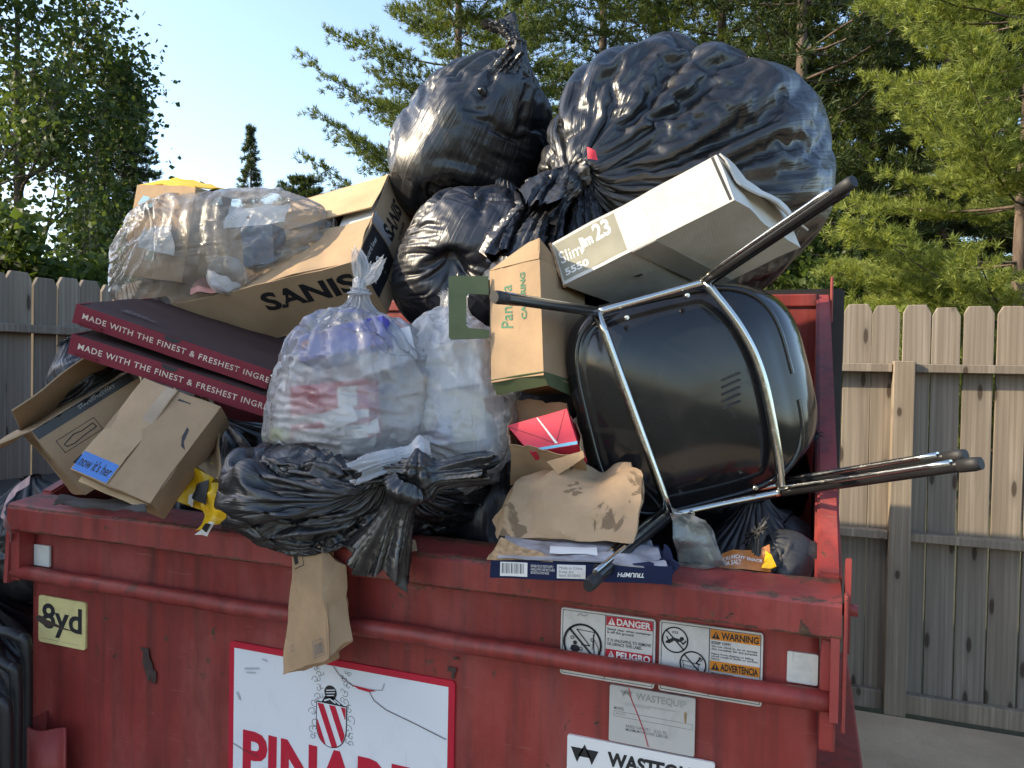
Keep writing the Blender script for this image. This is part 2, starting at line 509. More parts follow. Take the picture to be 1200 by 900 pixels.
def leaf_mat(name, c0, c1, trans=.45, rough=.5, scale=1.5):
    t = NT(name)
    geo = t.n('NewGeometry')
    rnd = geo.outputs['Random Per Island']
    c = t.ramp(rnd, [(0, c0), (1, c1)])
    big = t.ramp(t.noise(scale, 3), [(.3, (.72, .76, .72)), (.7, (1.25, 1.2, 1.1))])
    c = t.mix(1.0, c, big, 'MULTIPLY')
    b = t.principled(Base_Color=c, Roughness=rough, Specular_IOR_Level=.25)
    tl = t.n('BsdfTranslucent', Color=t.mix(1.0, c, (1.5, 1.45, .7), 'MULTIPLY')).outputs[0]
    return t.done(t.n('MixShader', Fac=trans, i1=b, i2=tl).outputs[0])

def bark_mat(name, c0, c1):
    t = NT(name)
    g = t.noise(1, 6, .7, t.mapping((9, 9, 2)), .5)
    c = t.ramp(g, [(.3, c0), (.7, c1)])
    return t.done(t.principled(Base_Color=c, Roughness=.9, Specular_IOR_Level=.1, Normal=t.bump(g, .6, .03)))

RED = red_paint('red_dumpster_paint', (.245, .034, .028))
RED_LIP = red_paint('red_lip_paint', (.245, .034, .028), ((1.064, .008), (1.124, .008), (1.141, .006)))
RED2 = red_paint('red_bracket_paint', (.265, .036, .030))
CARD = cardboard('brown_cardboard', (.40, .275, .165))
CARD_D = cardboard('darker_cardboard', (.33, .225, .135))
CARD_L = cardboard('pale_cardboard', (.52, .37, .21))
WHITECARD = cardboard('white_cardboard', (.62, .60, .55), strength=.3)
MAROON = cardboard('maroon_printed_card', (.20, .032, .045), strength=.15)
DARKPRINT = cardboard('dark_printed_card', (.060, .034, .031), strength=.15)
KRAFT = kraft('kraft_paper', (.46, .31, .18))
KRAFT_STAIN = kraft('stained_kraft_paper', (.47, .32, .19), .9)
BLACKBAG = black_plastic('black_bag_film')
BLACKBAG2 = black_plastic('black_bag_film_soft', (.010, .010, .013), .36, .3)
CLEAR = clear_film('clear_bag_film', .35)
CLEAR2 = clear_film('milky_bag_film', .52)
WHITEFILM = clear_film('white_bag_film', .82, (.80, .81, .84), .16)
CLEARKNOT = clear_film('gathered_film', .60)
CLEARWARM = clear_film('clear_bag_film_warm', .24, (.88, .86, .80), .13, .6)
INK = plain('black_ink', (.012, .012, .014), .6, .1)
INK_GREY = plain('grey_ink', (.16, .15, .14), .6, .2)
INK_FADED = plain('faded_ink', (.30, .30, .27), .7, .2)
WHITEINK = plain('white_ink', (.72, .70, .66), .6, .1)
CREAMINK = plain('cream_ink', (.62, .50, .42), .6, .1)
# ------------------------------------------------------------------ thin film: a small position-based cloth solver
def relax_film(P, rest_u, rest_v, steps=140, pressure=.5, closed=True, bend=.12, comp=.45, gravity=0.0, pin=None,
               collide=None, drag=.93, shear=.2, hold=None, holdk=0.0, iters=2):
    """P: (nv, nu, 3) grid, closed round u. rest_*: lengths to the next point. Pressure acts along the normal."""
    P = P.astype(np.float32); Q = P.copy()
    nv, nu, _ = P.shape
    ru = np.broadcast_to(rest_u, (nv, nu)).astype(np.float32); rv = np.broadcast_to(rest_v, (nv - 1, nu)).astype(np.float32)
    rd = np.sqrt(((ru[:-1] + ru[1:]) / 2) ** 2 + rv ** 2)
    W = np.ones((nv, nu, 1), np.float32)
    W[0] = 0; W[-1] = 0
    if pin is not None: W[pin] = 0
    dt2 = np.float32((1 / 60.) ** 2)
    def proj(a, b, wa, wb, rest, ks, kc):
        d = b - a; l = np.sqrt((d * d).sum(-1, keepdims=True)) + 1e-9
        e = (l - rest[..., None]) / l
        k = np.where(e > 0, ks, kc)
        s = wa + wb; s = np.where(s == 0, 1, s)
        c = d * e * k / s
        return c * wa, -c * wb
    def pair(ia, ib, rest, ks, kc):
        ca, cb = proj(P[ia], P[ib], W[ia], W[ib], rest, ks, kc)
        P[ia] += ca; P[ib] += cb
    sl = slice
    ev, od = sl(0, nu - 1, 2), sl(1, nu, 2)
    for st in range(steps):
        press = np.float32(pressure(st / steps) if callable(pressure) else pressure)
        du = np.roll(P, -1, 1) - np.roll(P, 1, 1)
        dv = np.empty_like(P); dv[1:-1] = P[2:] - P[:-2]; dv[0] = P[1] - P[0]; dv[-1] = P[-1] - P[-2]
        N = np.cross(du, dv); N /= np.sqrt((N * N).sum(-1, keepdims=True)) + 1e-9
        vel = (P - Q) * drag
        Q = P.copy()
        P = P + W * (vel + dt2 * (press * N + np.array([0, 0, -gravity], np.float32)))
        if hold is not None and holdk: P += W * holdk * (hold - P)
        for _k in range(iters):
            # round u: (even, odd) then (odd, next even)
            for a in (0, 1):
                A = np.arange(a, nu, 2); B = (A + 1) % nu
                if not closed and a == 1: A = A[:-1]; B = B[:-1]
                ca, cb = proj(P[:, A], P[:, B], W[:, A], W[:, B], ru[:, A], 1., comp); P[:, A] += ca; P[:, B] += cb
            for a in (0, 1):
                ia, ib = sl(a, nv - 1, 2), sl(a + 1, nv, 2)
                n = len(range(a, nv - 1, 2))
                ca, cb = proj(P[a:nv - 1:2], P[a + 1:nv:2], W[a:nv - 1:2], W[a + 1:nv:2], rv[a::2][:n], 1., comp); P[a:nv - 1:2] += ca; P[a + 1:nv:2] += cb
            for sh in (1, -1):
                for a in (0, 1):
                    n = len(range(a, nv - 1, 2))
                    T = np.roll(P, -sh, 1)
                    X = P[a:nv - 1:2]; Y = T[a + 1:nv:2]; w2 = np.roll(W, -sh, 1)[a + 1:nv:2]
                    m = np.ones((1, nu, 1), np.float32)
                    if not closed: m[0, -1 if sh == 1 else 0] = 0
                    ca, cb = proj(X, Y, W[a:nv - 1:2], w2, rd[a::2][:n], shear, shear * .5)
                    P[a:nv - 1:2] += ca * m; P[a + 1:nv:2] += np.roll(cb * m, sh, 1)
            if bend:
                A = np.arange(nu); B = (A + 2) % nu
                if not closed: A = A[:-2]; B = B[:-2]
                ca, cb = proj(P[:, A], P[:, B], W[:, A], W[:, B], 2 * ru[:, A], 0., bend); P[:, A] += ca * .5; P[:, B] += cb * .5
                ca, cb = proj(P[:-2], P[2:], W[:-2], W[2:], rv[:-1] + rv[1:], 0., bend); P[:-2] += ca * .5; P[2:] += cb * .5
                A = np.arange(nu); B = (A + 4) % nu
                if not closed: A = A[:-4]; B = B[:-4]
                ca, cb = proj(P[:, A], P[:, B], W[:, A], W[:, B], 3.9 * ru[:, A], 0., bend * .3); P[:, A] += ca * .5; P[:, B] += cb * .5
        if collide is not None: P = np.where(W > 0, collide(P), P)
    return P

def grid_faces(nv, nu, closed=True):
    i, j = np.meshgrid(np.arange(nv - 1), np.arange(nu if closed else nu - 1), indexing='ij')
    j2 = (j + 1) % nu
    return np.stack([i * nu + j, i * nu + j2, (i + 1) * nu + j2, (i + 1) * nu + j], -1).reshape(-1, 4)

def bag_shape(centre, axis, rx, ry, rz, up=None, nu=168, nv=120, seed=1, excess=.10, gather=.5, neck=.02, lump=.06, tail=0.0, knotpow=1.0,
              profile=None, lump_scale=2.2, squash=None, vslack=.05, flats=0):
    """first shape of a tied bag: closed end at the bottom, gathered to the knot at +axis. Returns grid P and rest lengths."""
    z = unit(axis); up = V3(0, 0, 1) if up is None else up
    if abs(np.dot(z, unit(up))) > .95: up = V3(0, 1, 0)
    x = unit(np.cross(up, z)); y = np.cross(z, x)
    t = np.linspace(0, 1, nv)
    th = t * (pi - .0)
    if profile is None:
        rr = np.sin(np.clip(th, .02, pi)) ** .80
        hh = -np.cos(th)
        # draw the top out to a short neck
        k = np.clip((t - .78) / .22, 0, 1)
        hh = hh + .10 * k * k
        rr = np.maximum(rr * (1 - .25 * k), neck / max(rx, ry))
    else:
        pt = np.array(profile); s = np.linspace(0, 1, len(pt))
        rr = np.interp(t, s, pt[:, 0]); hh = np.interp(t, s, pt[:, 1])
        for _ in range(6):
            rr[1:-1] = (rr[:-2] + 2 * rr[1:-1] + rr[2:]) / 4; hh[1:-1] = (hh[:-2] + 2 * hh[1:-1] + hh[2:]) / 4
        rr = np.maximum(rr, neck / max(rx, ry))
    a = np.linspace(0, 2 * pi, nu, endpoint=False)
    rng = np.random.RandomState(seed)
    C, S = np.cos(a), np.sin(a)
    L = np.stack([np.outer(rr, C) * rx, np.outer(rr, S) * ry, np.outer(hh, np.ones(nu)) * rz], -1)
    # lumps of what is inside
    dirn = L / (np.linalg.norm(L, axis=-1, keepdims=True) + 1e-9)
    lm = fbm(dirn * lump_scale + seed * 3.7, seed, 3)
    L = L * (1 + lump * lm[..., None] * np.clip(rr * 2.2, 0, 1)[:, None, None])
    # flats where stiff things press against the film
    S3 = np.array([rx, ry, rz]); q = L / S3
    for _ in range(flats):
        d = unit(rng.randn(3)); dd = rng.uniform(.80, .97)
        if d[2] > .75: continue
        e = (q @ d) - dd
        q = q - np.where(e > 0, e * .95, 0)[..., None] * d
    L = q * S3
    # seeds of pleats, running to the knot
    fr = rng.randint(13, 23); ph = rng.rand(6) * 6.28
    twist = 1.1 * (t[:, None] - .5)
    pl = sum(np.sin((fr + 9 * k) * (a[None] + twist * (.5 + .2 * k)) + ph[k]) / (1 + .5 * k) for k in range(5))
    near = np.clip((t - .35) / .65, 0, 1)[:, None]
    rad = np.stack([np.outer(np.ones(nv), C), np.outer(np.ones(nv), S), np.zeros((nv, nu))], -1)
    L = L + rad * (pl * (.004 + .018 * near) * np.clip(rr * 3, .15, 1)[:, None] * .6)[..., None]
    L = L + rng.randn(nv, nu, 3) * .0012
    if squash is not None: L = squash(L)
    P = np.asarray(centre, float) + L[..., :1] * x + L[..., 1:2] * y + L[..., 2:] * z
    circ = np.stack([np.outer(rr, C) * rx, np.outer(rr, S) * ry, np.zeros((nv, nu))], -1)
    ru0 = np.linalg.norm(np.roll(circ, -1, 1) - circ, axis=-1).mean(1)
    mer = np.linalg.norm(np.diff(L, axis=0), axis=-1).mean(1)
    ex = excess + gather * np.clip((t - .45) / .55, 0, 1) ** 1.3 + .06 * np.clip((.25 - t) / .25, 0, 1)
    ru = np.repeat((ru0 * (1 + ex))[:, None], nu, 1)
    rv = np.repeat((mer * (1 + vslack))[:, None], nu, 1)
    return P, ru, rv, (x, y, z)

def contents(centre, fr, rx, ry, rz, seed, n=22, core=.80, reach=(.78, 1.0), rad=(.03, .09), spare=None):
    """what is inside a bag, as a core and knobs the film has to lie over."""
    rng = np.random.RandomState(seed); x, y, z = fr; R = np.stack([x, y, z]).astype(np.float32); c = np.asarray(centre, np.float32)
    S = np.array([rx, ry, rz], np.float32)
    knobs = []
    for _ in range(n):
        d = unit(rng.randn(3)); d[2] = min(d[2], .72)
        r = rng.uniform(*rad); k = rng.uniform(*reach)
        knobs.append((d * (S * k - r), r))
    def f(P):
        L = (P - c) @ R.T
        q = L / (S * core); l = np.sqrt((q * q).sum(-1, keepdims=True)) + 1e-9
        L = np.where(l < 1, L / l, L)
        for k, r in knobs:
            d = L - k.astype(np.float32); l2 = (d * d).sum(-1)
            m = l2 < r * r
            if m.any():
                dm = d[m]; L[m] = k.astype(np.float32) + dm * (r / (np.sqrt(l2[m]) + 1e-9))[:, None]
        P = L @ R + c
        if spare is not None: P = spare(P)
        return P.astype(np.float32)
    return f

def tied_bag(name, centre, axis, rx, ry, rz, mat, parent=None, seed=1, excess=.12, gather=.6, neck=.025, steps=72, press=(.5, -.5), bend=.06, nu=200, nv=140,
             n=22, core=.82, reach=(.80, 1.02), rad=(.02, .07), gravity=.6, spare=None, lump=.05, up=None, vslack=.06, profile=None, flats=0):
    P, ru, rv, fr = bag_shape(centre, axis, rx, ry, rz, up, nu, nv, seed, excess, gather, neck, lump, vslack=vslack, profile=profile, flats=flats)
    col = contents(centre, fr, rx, ry, rz, seed + 11, n, core, reach, rad, spare)
    P = relax_film(P, ru, rv, steps, lambda s: press[0] if s < .4 else press[1], True, bend, .5, gravity, None, col, .92)
    return P, fr

def bag_mesh(name, P, closed=True, sub=0):
    nv, nu, _ = P.shape
    v = P.reshape(-1, 3); f = grid_faces(nv, nu, closed)
    me = np_mesh(name, v, f, True)
    a = np.linspace(0, 2 * pi, nu, endpoint=False)[None, :] + np.zeros((nv, 1)); t = np.linspace(0, 1, nv)[:, None] + np.zeros((1, nu))
    at = me.attributes.new('gather', 'FLOAT_VECTOR', 'POINT')
    at.data.foreach_set('vector', np.stack([np.cos(a), np.sin(a), t], -1).astype(np.float32).ravel())
    return me

def knot_mesh(name, base, axis, length, r0, r1, seed, bend_to=None, nu=64, nv=34, flare=1.0, pleat=1.0, jit=.0015):
    """the gathered tail above a knot: a pleated, folded ruffle."""
    z = unit(axis); up = V3(0, 0, 1) if abs(z[2]) < .9 else V3(0, 1, 0)
    x = unit(np.cross(up, z)); y = np.cross(z, x)
    rng = np.random.RandomState(seed)
    t = np.linspace(0, 1, nv); a = np.linspace(0, 2 * pi, nu, endpoint=False)
    bulge = np.exp(-((t - .12) / .10) ** 2)
    r = r0 * (1 + .55 * bulge) * (1 - t) ** .4 * (t < 2) + 0
    r = r0 * (.75 + .7 * bulge) + (r1 - r0 * .75) * np.clip((t - .25) / .75, 0, 1) ** 1.4 * flare
    ph = rng.rand(8) * 6.28
    pl = sum(np.sin((5 + 4 * k) * a[None] + ph[k] + 2.2 * (k % 3 - 1) * t[:, None]) / (1 + .45 * k) for k in range(6))
    R = r[:, None] * (1 + (.12 + .42 * np.clip((t - .2) / .8, 0, 1))[:, None] * pl * .55 * pleat)
    flat = 1 - .55 * np.clip((t - .3) / .7, 0, 1)
    bd = np.zeros(3) if bend_to is None else np.asarray(bend_to, float)
    L = (R * np.cos(a)[None])[..., None] * x + (R * np.sin(a)[None] * flat[:, None])[..., None] * y
    H = t[:, None] * length + .10 * length * np.clip((t - .5) / .5, 0, 1)[:, None] * np.sin(3 * a + ph[6])[None]
    L = L + H[..., None] * z + (t ** 2)[:, None, None] * bd
    L += (rng.randn(nv, nu, 3) * jit)
    P = np.asarray(base, float) + L
    return np_mesh(name, P.reshape(-1, 3), grid_faces(nv, nu), True)

def ear_mesh(name, base, d, side, length, width, seed, cup=.9, curl=(0, 0, 0)):
    """a loose flap of film above a knot: a folded, creased leaf."""
    rng = np.random.RandomState(seed); nv, nu = 34, 26
    d = unit(d); side = unit(np.asarray(side, float) - d * np.dot(d, side)); n = np.cross(d, side)
    t = np.linspace(0, 1, nv)[:, None]; u = np.linspace(-1, 1, nu)[None, :]
    w = width * (np.sin(pi * np.clip(.06 + .80 * t, 0, 1)) ** .8)
    ang = u * cup * (1 - .35 * t)
    x = w * np.sin(ang) / cup; z = w * (1 - np.cos(ang)) / cup * 1.3
    ruff = .16 * w * (np.sin(9 * u + 4 * t + seed) * .5 + np.sin(17 * u - 6 * t + 2 * seed) * .35)
    P = np.asarray(base, float) + (t * length * (1 + .08 * np.sin(5 * u + seed)))[..., None] * d + x[..., None] * side + (z + ruff)[..., None] * n + (t ** 2)[..., None] * np.asarray(curl, float)
    P = P + rng.randn(nv, nu, 3) * .0004
    return np_mesh(name, P.reshape(-1, 3), grid_faces(nv, nu, False), True)
# ------------------------------------------------------------------ ground
def sheet(name, x0, x1, y0, y1, z, mat, kind='structure', cuts=1):
    bm = bmesh.new()
    bmesh.ops.create_grid(bm, x_segments=cuts, y_segments=cuts, size=.5)
    for v in bm.verts: v.co = Vector((x0 + (v.co.x + .5) * (x1 - x0), y0 + (v.co.y + .5) * (y1 - y0), z))
    o = link(name, bm_mesh(name, bm), mat); o['kind'] = kind; return o
def ground_mats():
    t = NT('forest_floor')
    n = t.noise(1.3, 8, .7); n2 = t.noise(22, 6, .7)
    c = t.ramp(n, [(.35, (.035, .045, .016)), (.55, (.075, .07, .03)), (.7, (.10, .075, .045))])
    c = t.mix(.4, c, n2, 'OVERLAY')
    floor = t.done(t.principled(Base_Color=c, Roughness=.95, Normal=t.bump(n2, .8, .05)))
    t = NT('concrete')
    n = t.noise(3, 8, .65); n2 = t.noise(120, 5, .7)
    c = t.ramp(n, [(.3, (.33, .245, .155)), (.7, (.48, .365, .235))])
    c = t.mix(.3, c, n2, 'OVERLAY')
    cr = t.ramp(t.noise(14, 6, .7, None, 1.0), [(.64, (0, 0, 0)), (.7, (1, 1, 1))])
    c = t.mix(t.math('MULTIPLY', cr, .4), c, (.10, .085, .07))
    conc = t.done(t.principled(Base_Color=c, Roughness=.88, Normal=t.bump(n2, .25, .004)))
    return floor, conc
FLOOR_M, CONC_M = ground_mats()
sheet('ground', -900, 900, -900, 900, -.03, FLOOR_M, cuts=8)
box_obj('concrete_pad', (-1.36, -4.5, -.12), (5.6, 2.375, 0.0), CONC_M, bevel=.006)['kind'] = 'structure'

# ------------------------------------------------------------------ fences
WOOD = old_wood('weathered_wood', (.145, .126, .104), (.345, .308, .262), 1)
WOOD_R = old_wood('weathered_rail_wood', (.165, .14, .112), (.375, .33, .272), 2)
def picket_mesh(w, h, thick, seed):
    rng = random.Random(seed); c = .019 + rng.uniform(-.003, .004)
    bm = bmesh.new()
    n = 8
    pts = [(-w / 2, 0), (w / 2, 0), (w / 2, h - c), (w / 2 - c, h), (-w / 2 + c, h), (-w / 2, h - c)]
    prism(bm, pts, 0, thick)
    bmesh.ops.recalc_face_normals(bm, faces=bm.faces)
    bmesh.ops.bevel(bm, geom=list(bm.edges), offset=.002, segments=1, affect='EDGES')
    return bm_mesh('picket', bm)
def fence(name, label, org, d, nrm, length, pitch, top, post_at, rails, first=0.0, seed=0, depth=.022):
    """org: foot of the run; d: along; nrm: towards the yard side where rails and posts are. Pickets stand behind the rails."""
    rng = random.Random(seed)
    root = thing(name, label, 'fence', org)
    d = unit(d); nrm = unit(nrm)
    meshes = [picket_mesh(pitch - g, 1.0, depth, seed + i) for i, g in enumerate((.004, .006, .008, .005))]
    for m in meshes: m.materials.append(WOOD)
    k = int(length / pitch)
    for i in range(k):
        me = meshes[rng.randrange(4)]
        o = bpy.data.objects.new('picket', me); COL.objects.link(o); o.parent = root
        p = d * (first + (i + .5) * pitch) - nrm * (depth + rng.uniform(0, .004))
        h = top + rng.uniform(-.010, .010)
        xx = d; yy = nrm
        M = Matrix(((xx[0], yy[0], 0, p[0]), (xx[1], yy[1], 0, p[1]), (0, 0, h - .05, .05), (0, 0, 0, 1)))
        o.matrix_local = M @ Matrix.Rotation(rng.uniform(-.004, .004), 4, 'Y')
    def bar(nm, a, b, z0, z1, t0, t1, bev=.003):
        bm = bmesh.new(); bx(bm, (a, t0, z0), (b, t1, z1), None, bev, 1)
        M = Matrix(((d[0], nrm[0], 0, 0), (d[1], nrm[1], 0, 0), (0, 0, 1, 0), (0, 0, 0, 1)))
        for v in bm.verts: v.co = M @ v.co
        bmesh.ops.recalc_face_normals(bm, faces=bm.faces)
        me = bm_mesh(nm, bm); me.materials.append(WOOD_R)
        o = bpy.data.objects.new(nm, me); COL.objects.link(o); o.parent = root
    pa = sorted(post_at)
    for q in pa: bar('post', q - .043, q + .043, 0.0, rails[0] + .012, .001, .088)
    ends = [first] + pa + [first + length]
    for z in rails:
        for a, b in zip(ends, ends[1:]):
            a2 = a + (.045 if a in pa else 0); b2 = b - (.045 if b in pa else 0)
            if b2 - a2 > .1: bar('rail', a2, b2, z - .038, z, .0015, .06)
    for a, b in zip(ends, ends[1:]):
        a2 = a + (.047 if a in pa else 0); b2 = b - (.047 if b in pa else 0)
        if b2 - a2 > .1: bar('kick_board', a2, b2, .0, .085, .003, .042)
    return root
fence('picket_fence', 'weathered dog-eared picket fence beyond the right-hand end of the red dumpster'.replace('right-hand end', 'back'), V3(-1.36, 2.46, 0), V3(1, 0, 0), V3(0, -1, 0), 7.0, .1207,
      1.83, [.0 + 1.27, 2.5, 3.726, 5.0, 6.3], [1.567, .815], first=-.02, seed=3)
fence('picket_fence', 'shaded grey picket fence running beside the pizza box end of the dumpster', V3(-1.40, -2.6, 0), V3(0, 1, 0), V3(1, 0, 0), 5.06, .124,
      1.905, [.05, 1.35, 2.6, 4.9], [1.672, .9], first=0, seed=9)

# ------------------------------------------------------------------ dumpster
L = 2.03
dump = thing('dumpster', 'red steel eight yard front load dumpster heaped with trash', 'dumpster', (1.015, .8, 0))
def D(name, lo, hi, bev=.004, mat=RED, seg=2): return box_obj(name, lo, hi, mat, dump, None, bev, seg)
# front panel with a faint dent pattern
def wall_panel(name, x0, x1, z0, z1, y, thick, seed):
    nx, nz = 90, 50
    X, Z = np.meshgrid(np.linspace(x0, x1, nx), np.linspace(z0, z1, nz), indexing='xy')
    w = np.minimum.reduce([X - x0, x1 - X, Z - z0, z1 - Z]); w = np.clip(w / .12, 0, 1)
    Yd = y + .016 * w * np.clip(fbm(np.stack([X * 2.6, Z * 2.6, X * 0], -1), seed, 3), 0, 1)
    A = np.stack([X, Yd, Z], -1).reshape(-1, 3); B = A.copy(); B[:, 1] = y + thick
    f = grid_faces(nz, nx, False); n = len(A)
    faces = np.concatenate([f, f[:, ::-1] + n])
    rim = list(range(nx)) + [nx * (i + 1) - 1 for i in range(1, nz)] + [nx * nz - 1 - i for i in range(1, nx)] + [nx * (nz - 1 - i) for i in range(1, nz - 1)]
    side = [[rim[i], rim[i - 1], rim[i - 1] + n, rim[i] + n] for i in range(len(rim))]
    me = np_mesh(name, np.concatenate([A, B]), np.concatenate([faces, np.array(side)]))
    return link(name, me, RED, dump, True)
wall_panel('front_panel', .035, 2.0, .16, 1.10, .05, .004, 5)
D('floor_plate', (.04, .055, .14), (1.99, 1.58, .16))
D('back_wall', (.035, 1.575, .14), (1.995, 1.60, 1.79))
for x0, x1 in ((.035, .041), (1.990, 1.997)):
    bm = bmesh.new()
    M = Matrix(((0, 1, 0, 0), (1, 0, 0, 0), (0, 0, 1, 0), (0, 0, 0, 1)))
    prism(bm, [(.055, .16), (1.575, .16), (1.575, 1.785), (.11, 1.13), (.055, 1.10)], x0, x1, M)
    bmesh.ops.recalc_face_normals(bm, faces=bm.faces)
    link('side_wall', bm_mesh('side_wall', bm), RED, dump)
# sloping side rails, square tube
for xa, xb in ((1.994, 2.036), (-.004, .038)):
    bm = bmesh.new()
    M = Matrix(((0, 1, 0, 0), (1, 0, 0, 0), (0, 0, 1, 0), (0, 0, 0, 1)))
    prism(bm, [(.098, 1.085), (1.612, 1.755), (1.612, 1.805), (.098, 1.150)], xa, xb, M)
    bmesh.ops.recalc_face_normals(bm, faces=bm.faces)
    bmesh.ops.bevel(bm, geom=list(bm.edges), offset=.005, segments=2, affect='EDGES')
    link('side_rail', bm_mesh('side_rail', bm), RED2, dump)
D('back_rail', (.037, 1.565, 1.757), (1.993, 1.614, 1.803), .005, RED2)
D('hinge_tab', (2.037, 1.57, 1.70), (2.046, 1.63, 1.865), .003, RED2)
# lip: folded channel along the front
bm = bmesh.new()
Ml = Matrix(((0, 1, 0, 0), (1, 0, 0, 0), (0, 0, 1, 0), (0, 0, 0, 1)))
nseg = 60; prof = [(.052, 1.058), (.004, 1.060), (0., 1.066), (0., 1.118), (.004, 1.126), (.012, 1.1295), (.094, 1.1425), (.100, 1.139), (.104, 1.08), (.098, 1.08), (.096, 1.133), (.052, 1.12)]
rows = []
for i in range(nseg + 1):
    x = .0 + 2.033 * i / nseg
    rw = []
    for k, (y, z) in enumerate(prof):
        a = 1.0 if k in (2, 3, 4, 5, 6) else .2
        dz = .0035 * a * float(fbm(np.array([x * 3.1, k * .2, 2.]), 7, 3)); dy = .003 * a * float(fbm(np.array([x * 4.3, 7., k * .2]), 8, 3))
        rw.append(bm.verts.new((x, y + dy, z + dz)))
    rows.append(rw)
for a, b in zip(rows, rows[1:]):
    for k in range(len(prof)): bm.faces.new((a[k], a[(k + 1) % len(prof)], b[(k + 1) % len(prof)], b[k]))
bm.faces.new(rows[0][::-1]); bm.faces.new(rows[-1])
bmesh.ops.recalc_face_normals(bm, faces=bm.faces)
link('front_lip', bm_mesh('front_lip', bm), RED_LIP, dump)
# pipe bar under the lip
tube_obj('bar', [V3(.0 + 2.03 * i / 20, .016 + .002 * sin(i * 1.7), .9475 + .0015 * sin(i * 2.3)) for i in range(21)], .0185, RED, dump, 18)
for x in (.0, 2.020):
    bm = bmesh.new()
    M = Matrix(((0, 1, 0, 0), (1, 0, 0, 0), (0, 0, 1, 0), (0, 0, 0, 1)))
    prism(bm, [(-.006, .922), (.048, .922), (.052, 1.064), (.0015, 1.064)], x - .003, x + .011, M)
    bmesh.ops.recalc_face_normals(bm, faces=bm.faces)
    link('end_bracket', bm_mesh('end_bracket', bm), RED2, dump)
D('end_bracket', (-.002, .003, .93), (.042, .05, 1.058), .002, RED2)
D('corner_post', (2.0015, .016, .86), (2.028, .0485, 1.055), .004, RED2)
# strap hinge at the lip's end with its bolt
bm = bmesh.new()
prism(bm, [(.06, 1.02), (.10, 1.015), (.115, 1.09), (.09, 1.175), (.06, 1.19), (.05, 1.10)], 2.040, 2.049, Matrix(((0, 1, 0, 0), (1, 0, 0, 0), (0, 0, 1, 0), (0, 0, 0, 1))))
bmesh.ops.recalc_face_normals(bm, faces=bm.faces)
link('hinge_strap', bm_mesh('hinge_strap', bm), RED2, dump)
D('hinge_strap', (2.0365, -.004, .905), (2.0425, .02, 1.14), .002, RED2)
tube_obj('bolt', [V3(2.036, .075, 1.095), V3(2.062, .075, 1.095)], .011, RED2, dump, 8)
# fork sleeves
D('fork_sleeve', (2.0, .42, .40), (2.115, 1.40, .578), .006, RED2)
D('fork_sleeve', (-.09, .42, .40), (.03, 1.40, .578), .006, RED2)
path = [V3(.092, .048, 0), V3(.095, .0, 0), V3(.108, -.022, 0), V3(.135, -.032, 0), V3(.17, -.026, 0), V3(.195, -.006, 0), V3(.222, -.002, 0)]
bm = bmesh.new(); pp = bezier(path, 5)
va = [[bm.verts.new((p[0], p[1], z)) for z in (.30, .45, .572 + .006 * sin(p[0] * 30))] for p in pp]; vb = [[bm.verts.new((p[0] * .985 + .002, p[1] + .007, z)) for z in (.30, .45, .570 + .006 * sin(p[0] * 30))] for p in pp]
for g in (va, vb):
    for a, b in zip(g, g[1:]):
        for k in range(2): bm.faces.new((a[k], b[k], b[k + 1], a[k + 1]))
for (a, b), (c, d) in zip(zip(va, va[1:]), zip(vb, vb[1:])): bm.faces.new((a[2], b[2], d[2], c[2]))
for q in (0, -1):
    for k in range(2): bm.faces.new((va[q][k], va[q][k + 1], vb[q][k + 1], vb[q][k]))
bmesh.ops.recalc_face_normals(bm, faces=bm.faces)
link('sleeve_mouth', bm_mesh('sleeve_mouth', bm), RED2, dump, True)
# plastic lid folded over the back and hanging down, edge seen past the side rail
LID = plain('black_lid_plastic', (.016, .016, .017), .5, .3, 8, bump=.1, bscale=9)
bm = bmesh.new()
prism(bm, [(1.64, .62), (1.68, .60), (1.69, 1.5), (1.665, 1.80), (1.62, 1.83), (1.64, 1.5)], .06, 2.085, Matrix(((0, 1, 0, 0), (1, 0, 0, 0), (0, 0, 1, 0), (0, 0, 0, 1))))
bmesh.ops.recalc_face_normals(bm, faces=bm.faces); bmesh.ops.bevel(bm, geom=list(bm.edges), offset=.006, segments=2, affect='EDGES')
link('lid', bm_mesh('lid', bm), LID, dump)

# ---- stickers on the front panel (plane y = .05)
YP = .0465
STK_W = None
def sticker_mat(name, col, dirt=.5, sc=9):
    t = NT(name)
    n = t.ramp(t.noise(sc, 7, .7, None, .6), [(.5, (0, 0, 0)), (.78, (1, 1, 1))])
    c = t.mix(t.math('MULTIPLY', n, dirt), col, tuple(x * .35 for x in col))
    s = t.noise(1, 3, .6, t.mapping((70, 70, 6), (0, .4, 0)))
    c = t.mix(t.math('MULTIPLY', t.ramp(s, [(.68, (0, 0, 0)), (.72, (1, 1, 1))]), dirt * .7), c, (.16, .13, .11))
    return t.done(t.principled(Base_Color=c, Roughness=.45, Specular_IOR_Level=.4))
ST_WHITE = sticker_mat('sticker_white', (.60, .58, .54))
ST_SIGN = sticker_mat('sign_white', (.68, .70, .73), .25, 6)
ST_YELLOW = sticker_mat('sticker_yellow', (.66, .56, .25), .55, 13)
ST_GREY = sticker_mat('sticker_grey', (.46, .45, .42), .4)
ST_RED = sticker_mat('sticker_red', (.42, .018, .035), .3)
ST_ORANGE = sticker_mat('sticker_orange', (.62, .22, .02), .3)
SIGNRED = sticker_mat('sign_red', (.46, .012, .035), .2)
REFL = sticker_mat('reflector_white', (.62, .62, .56), .5, 26)
XR, ZU = V3(1, 0, 0), V3(0, 0, 1)
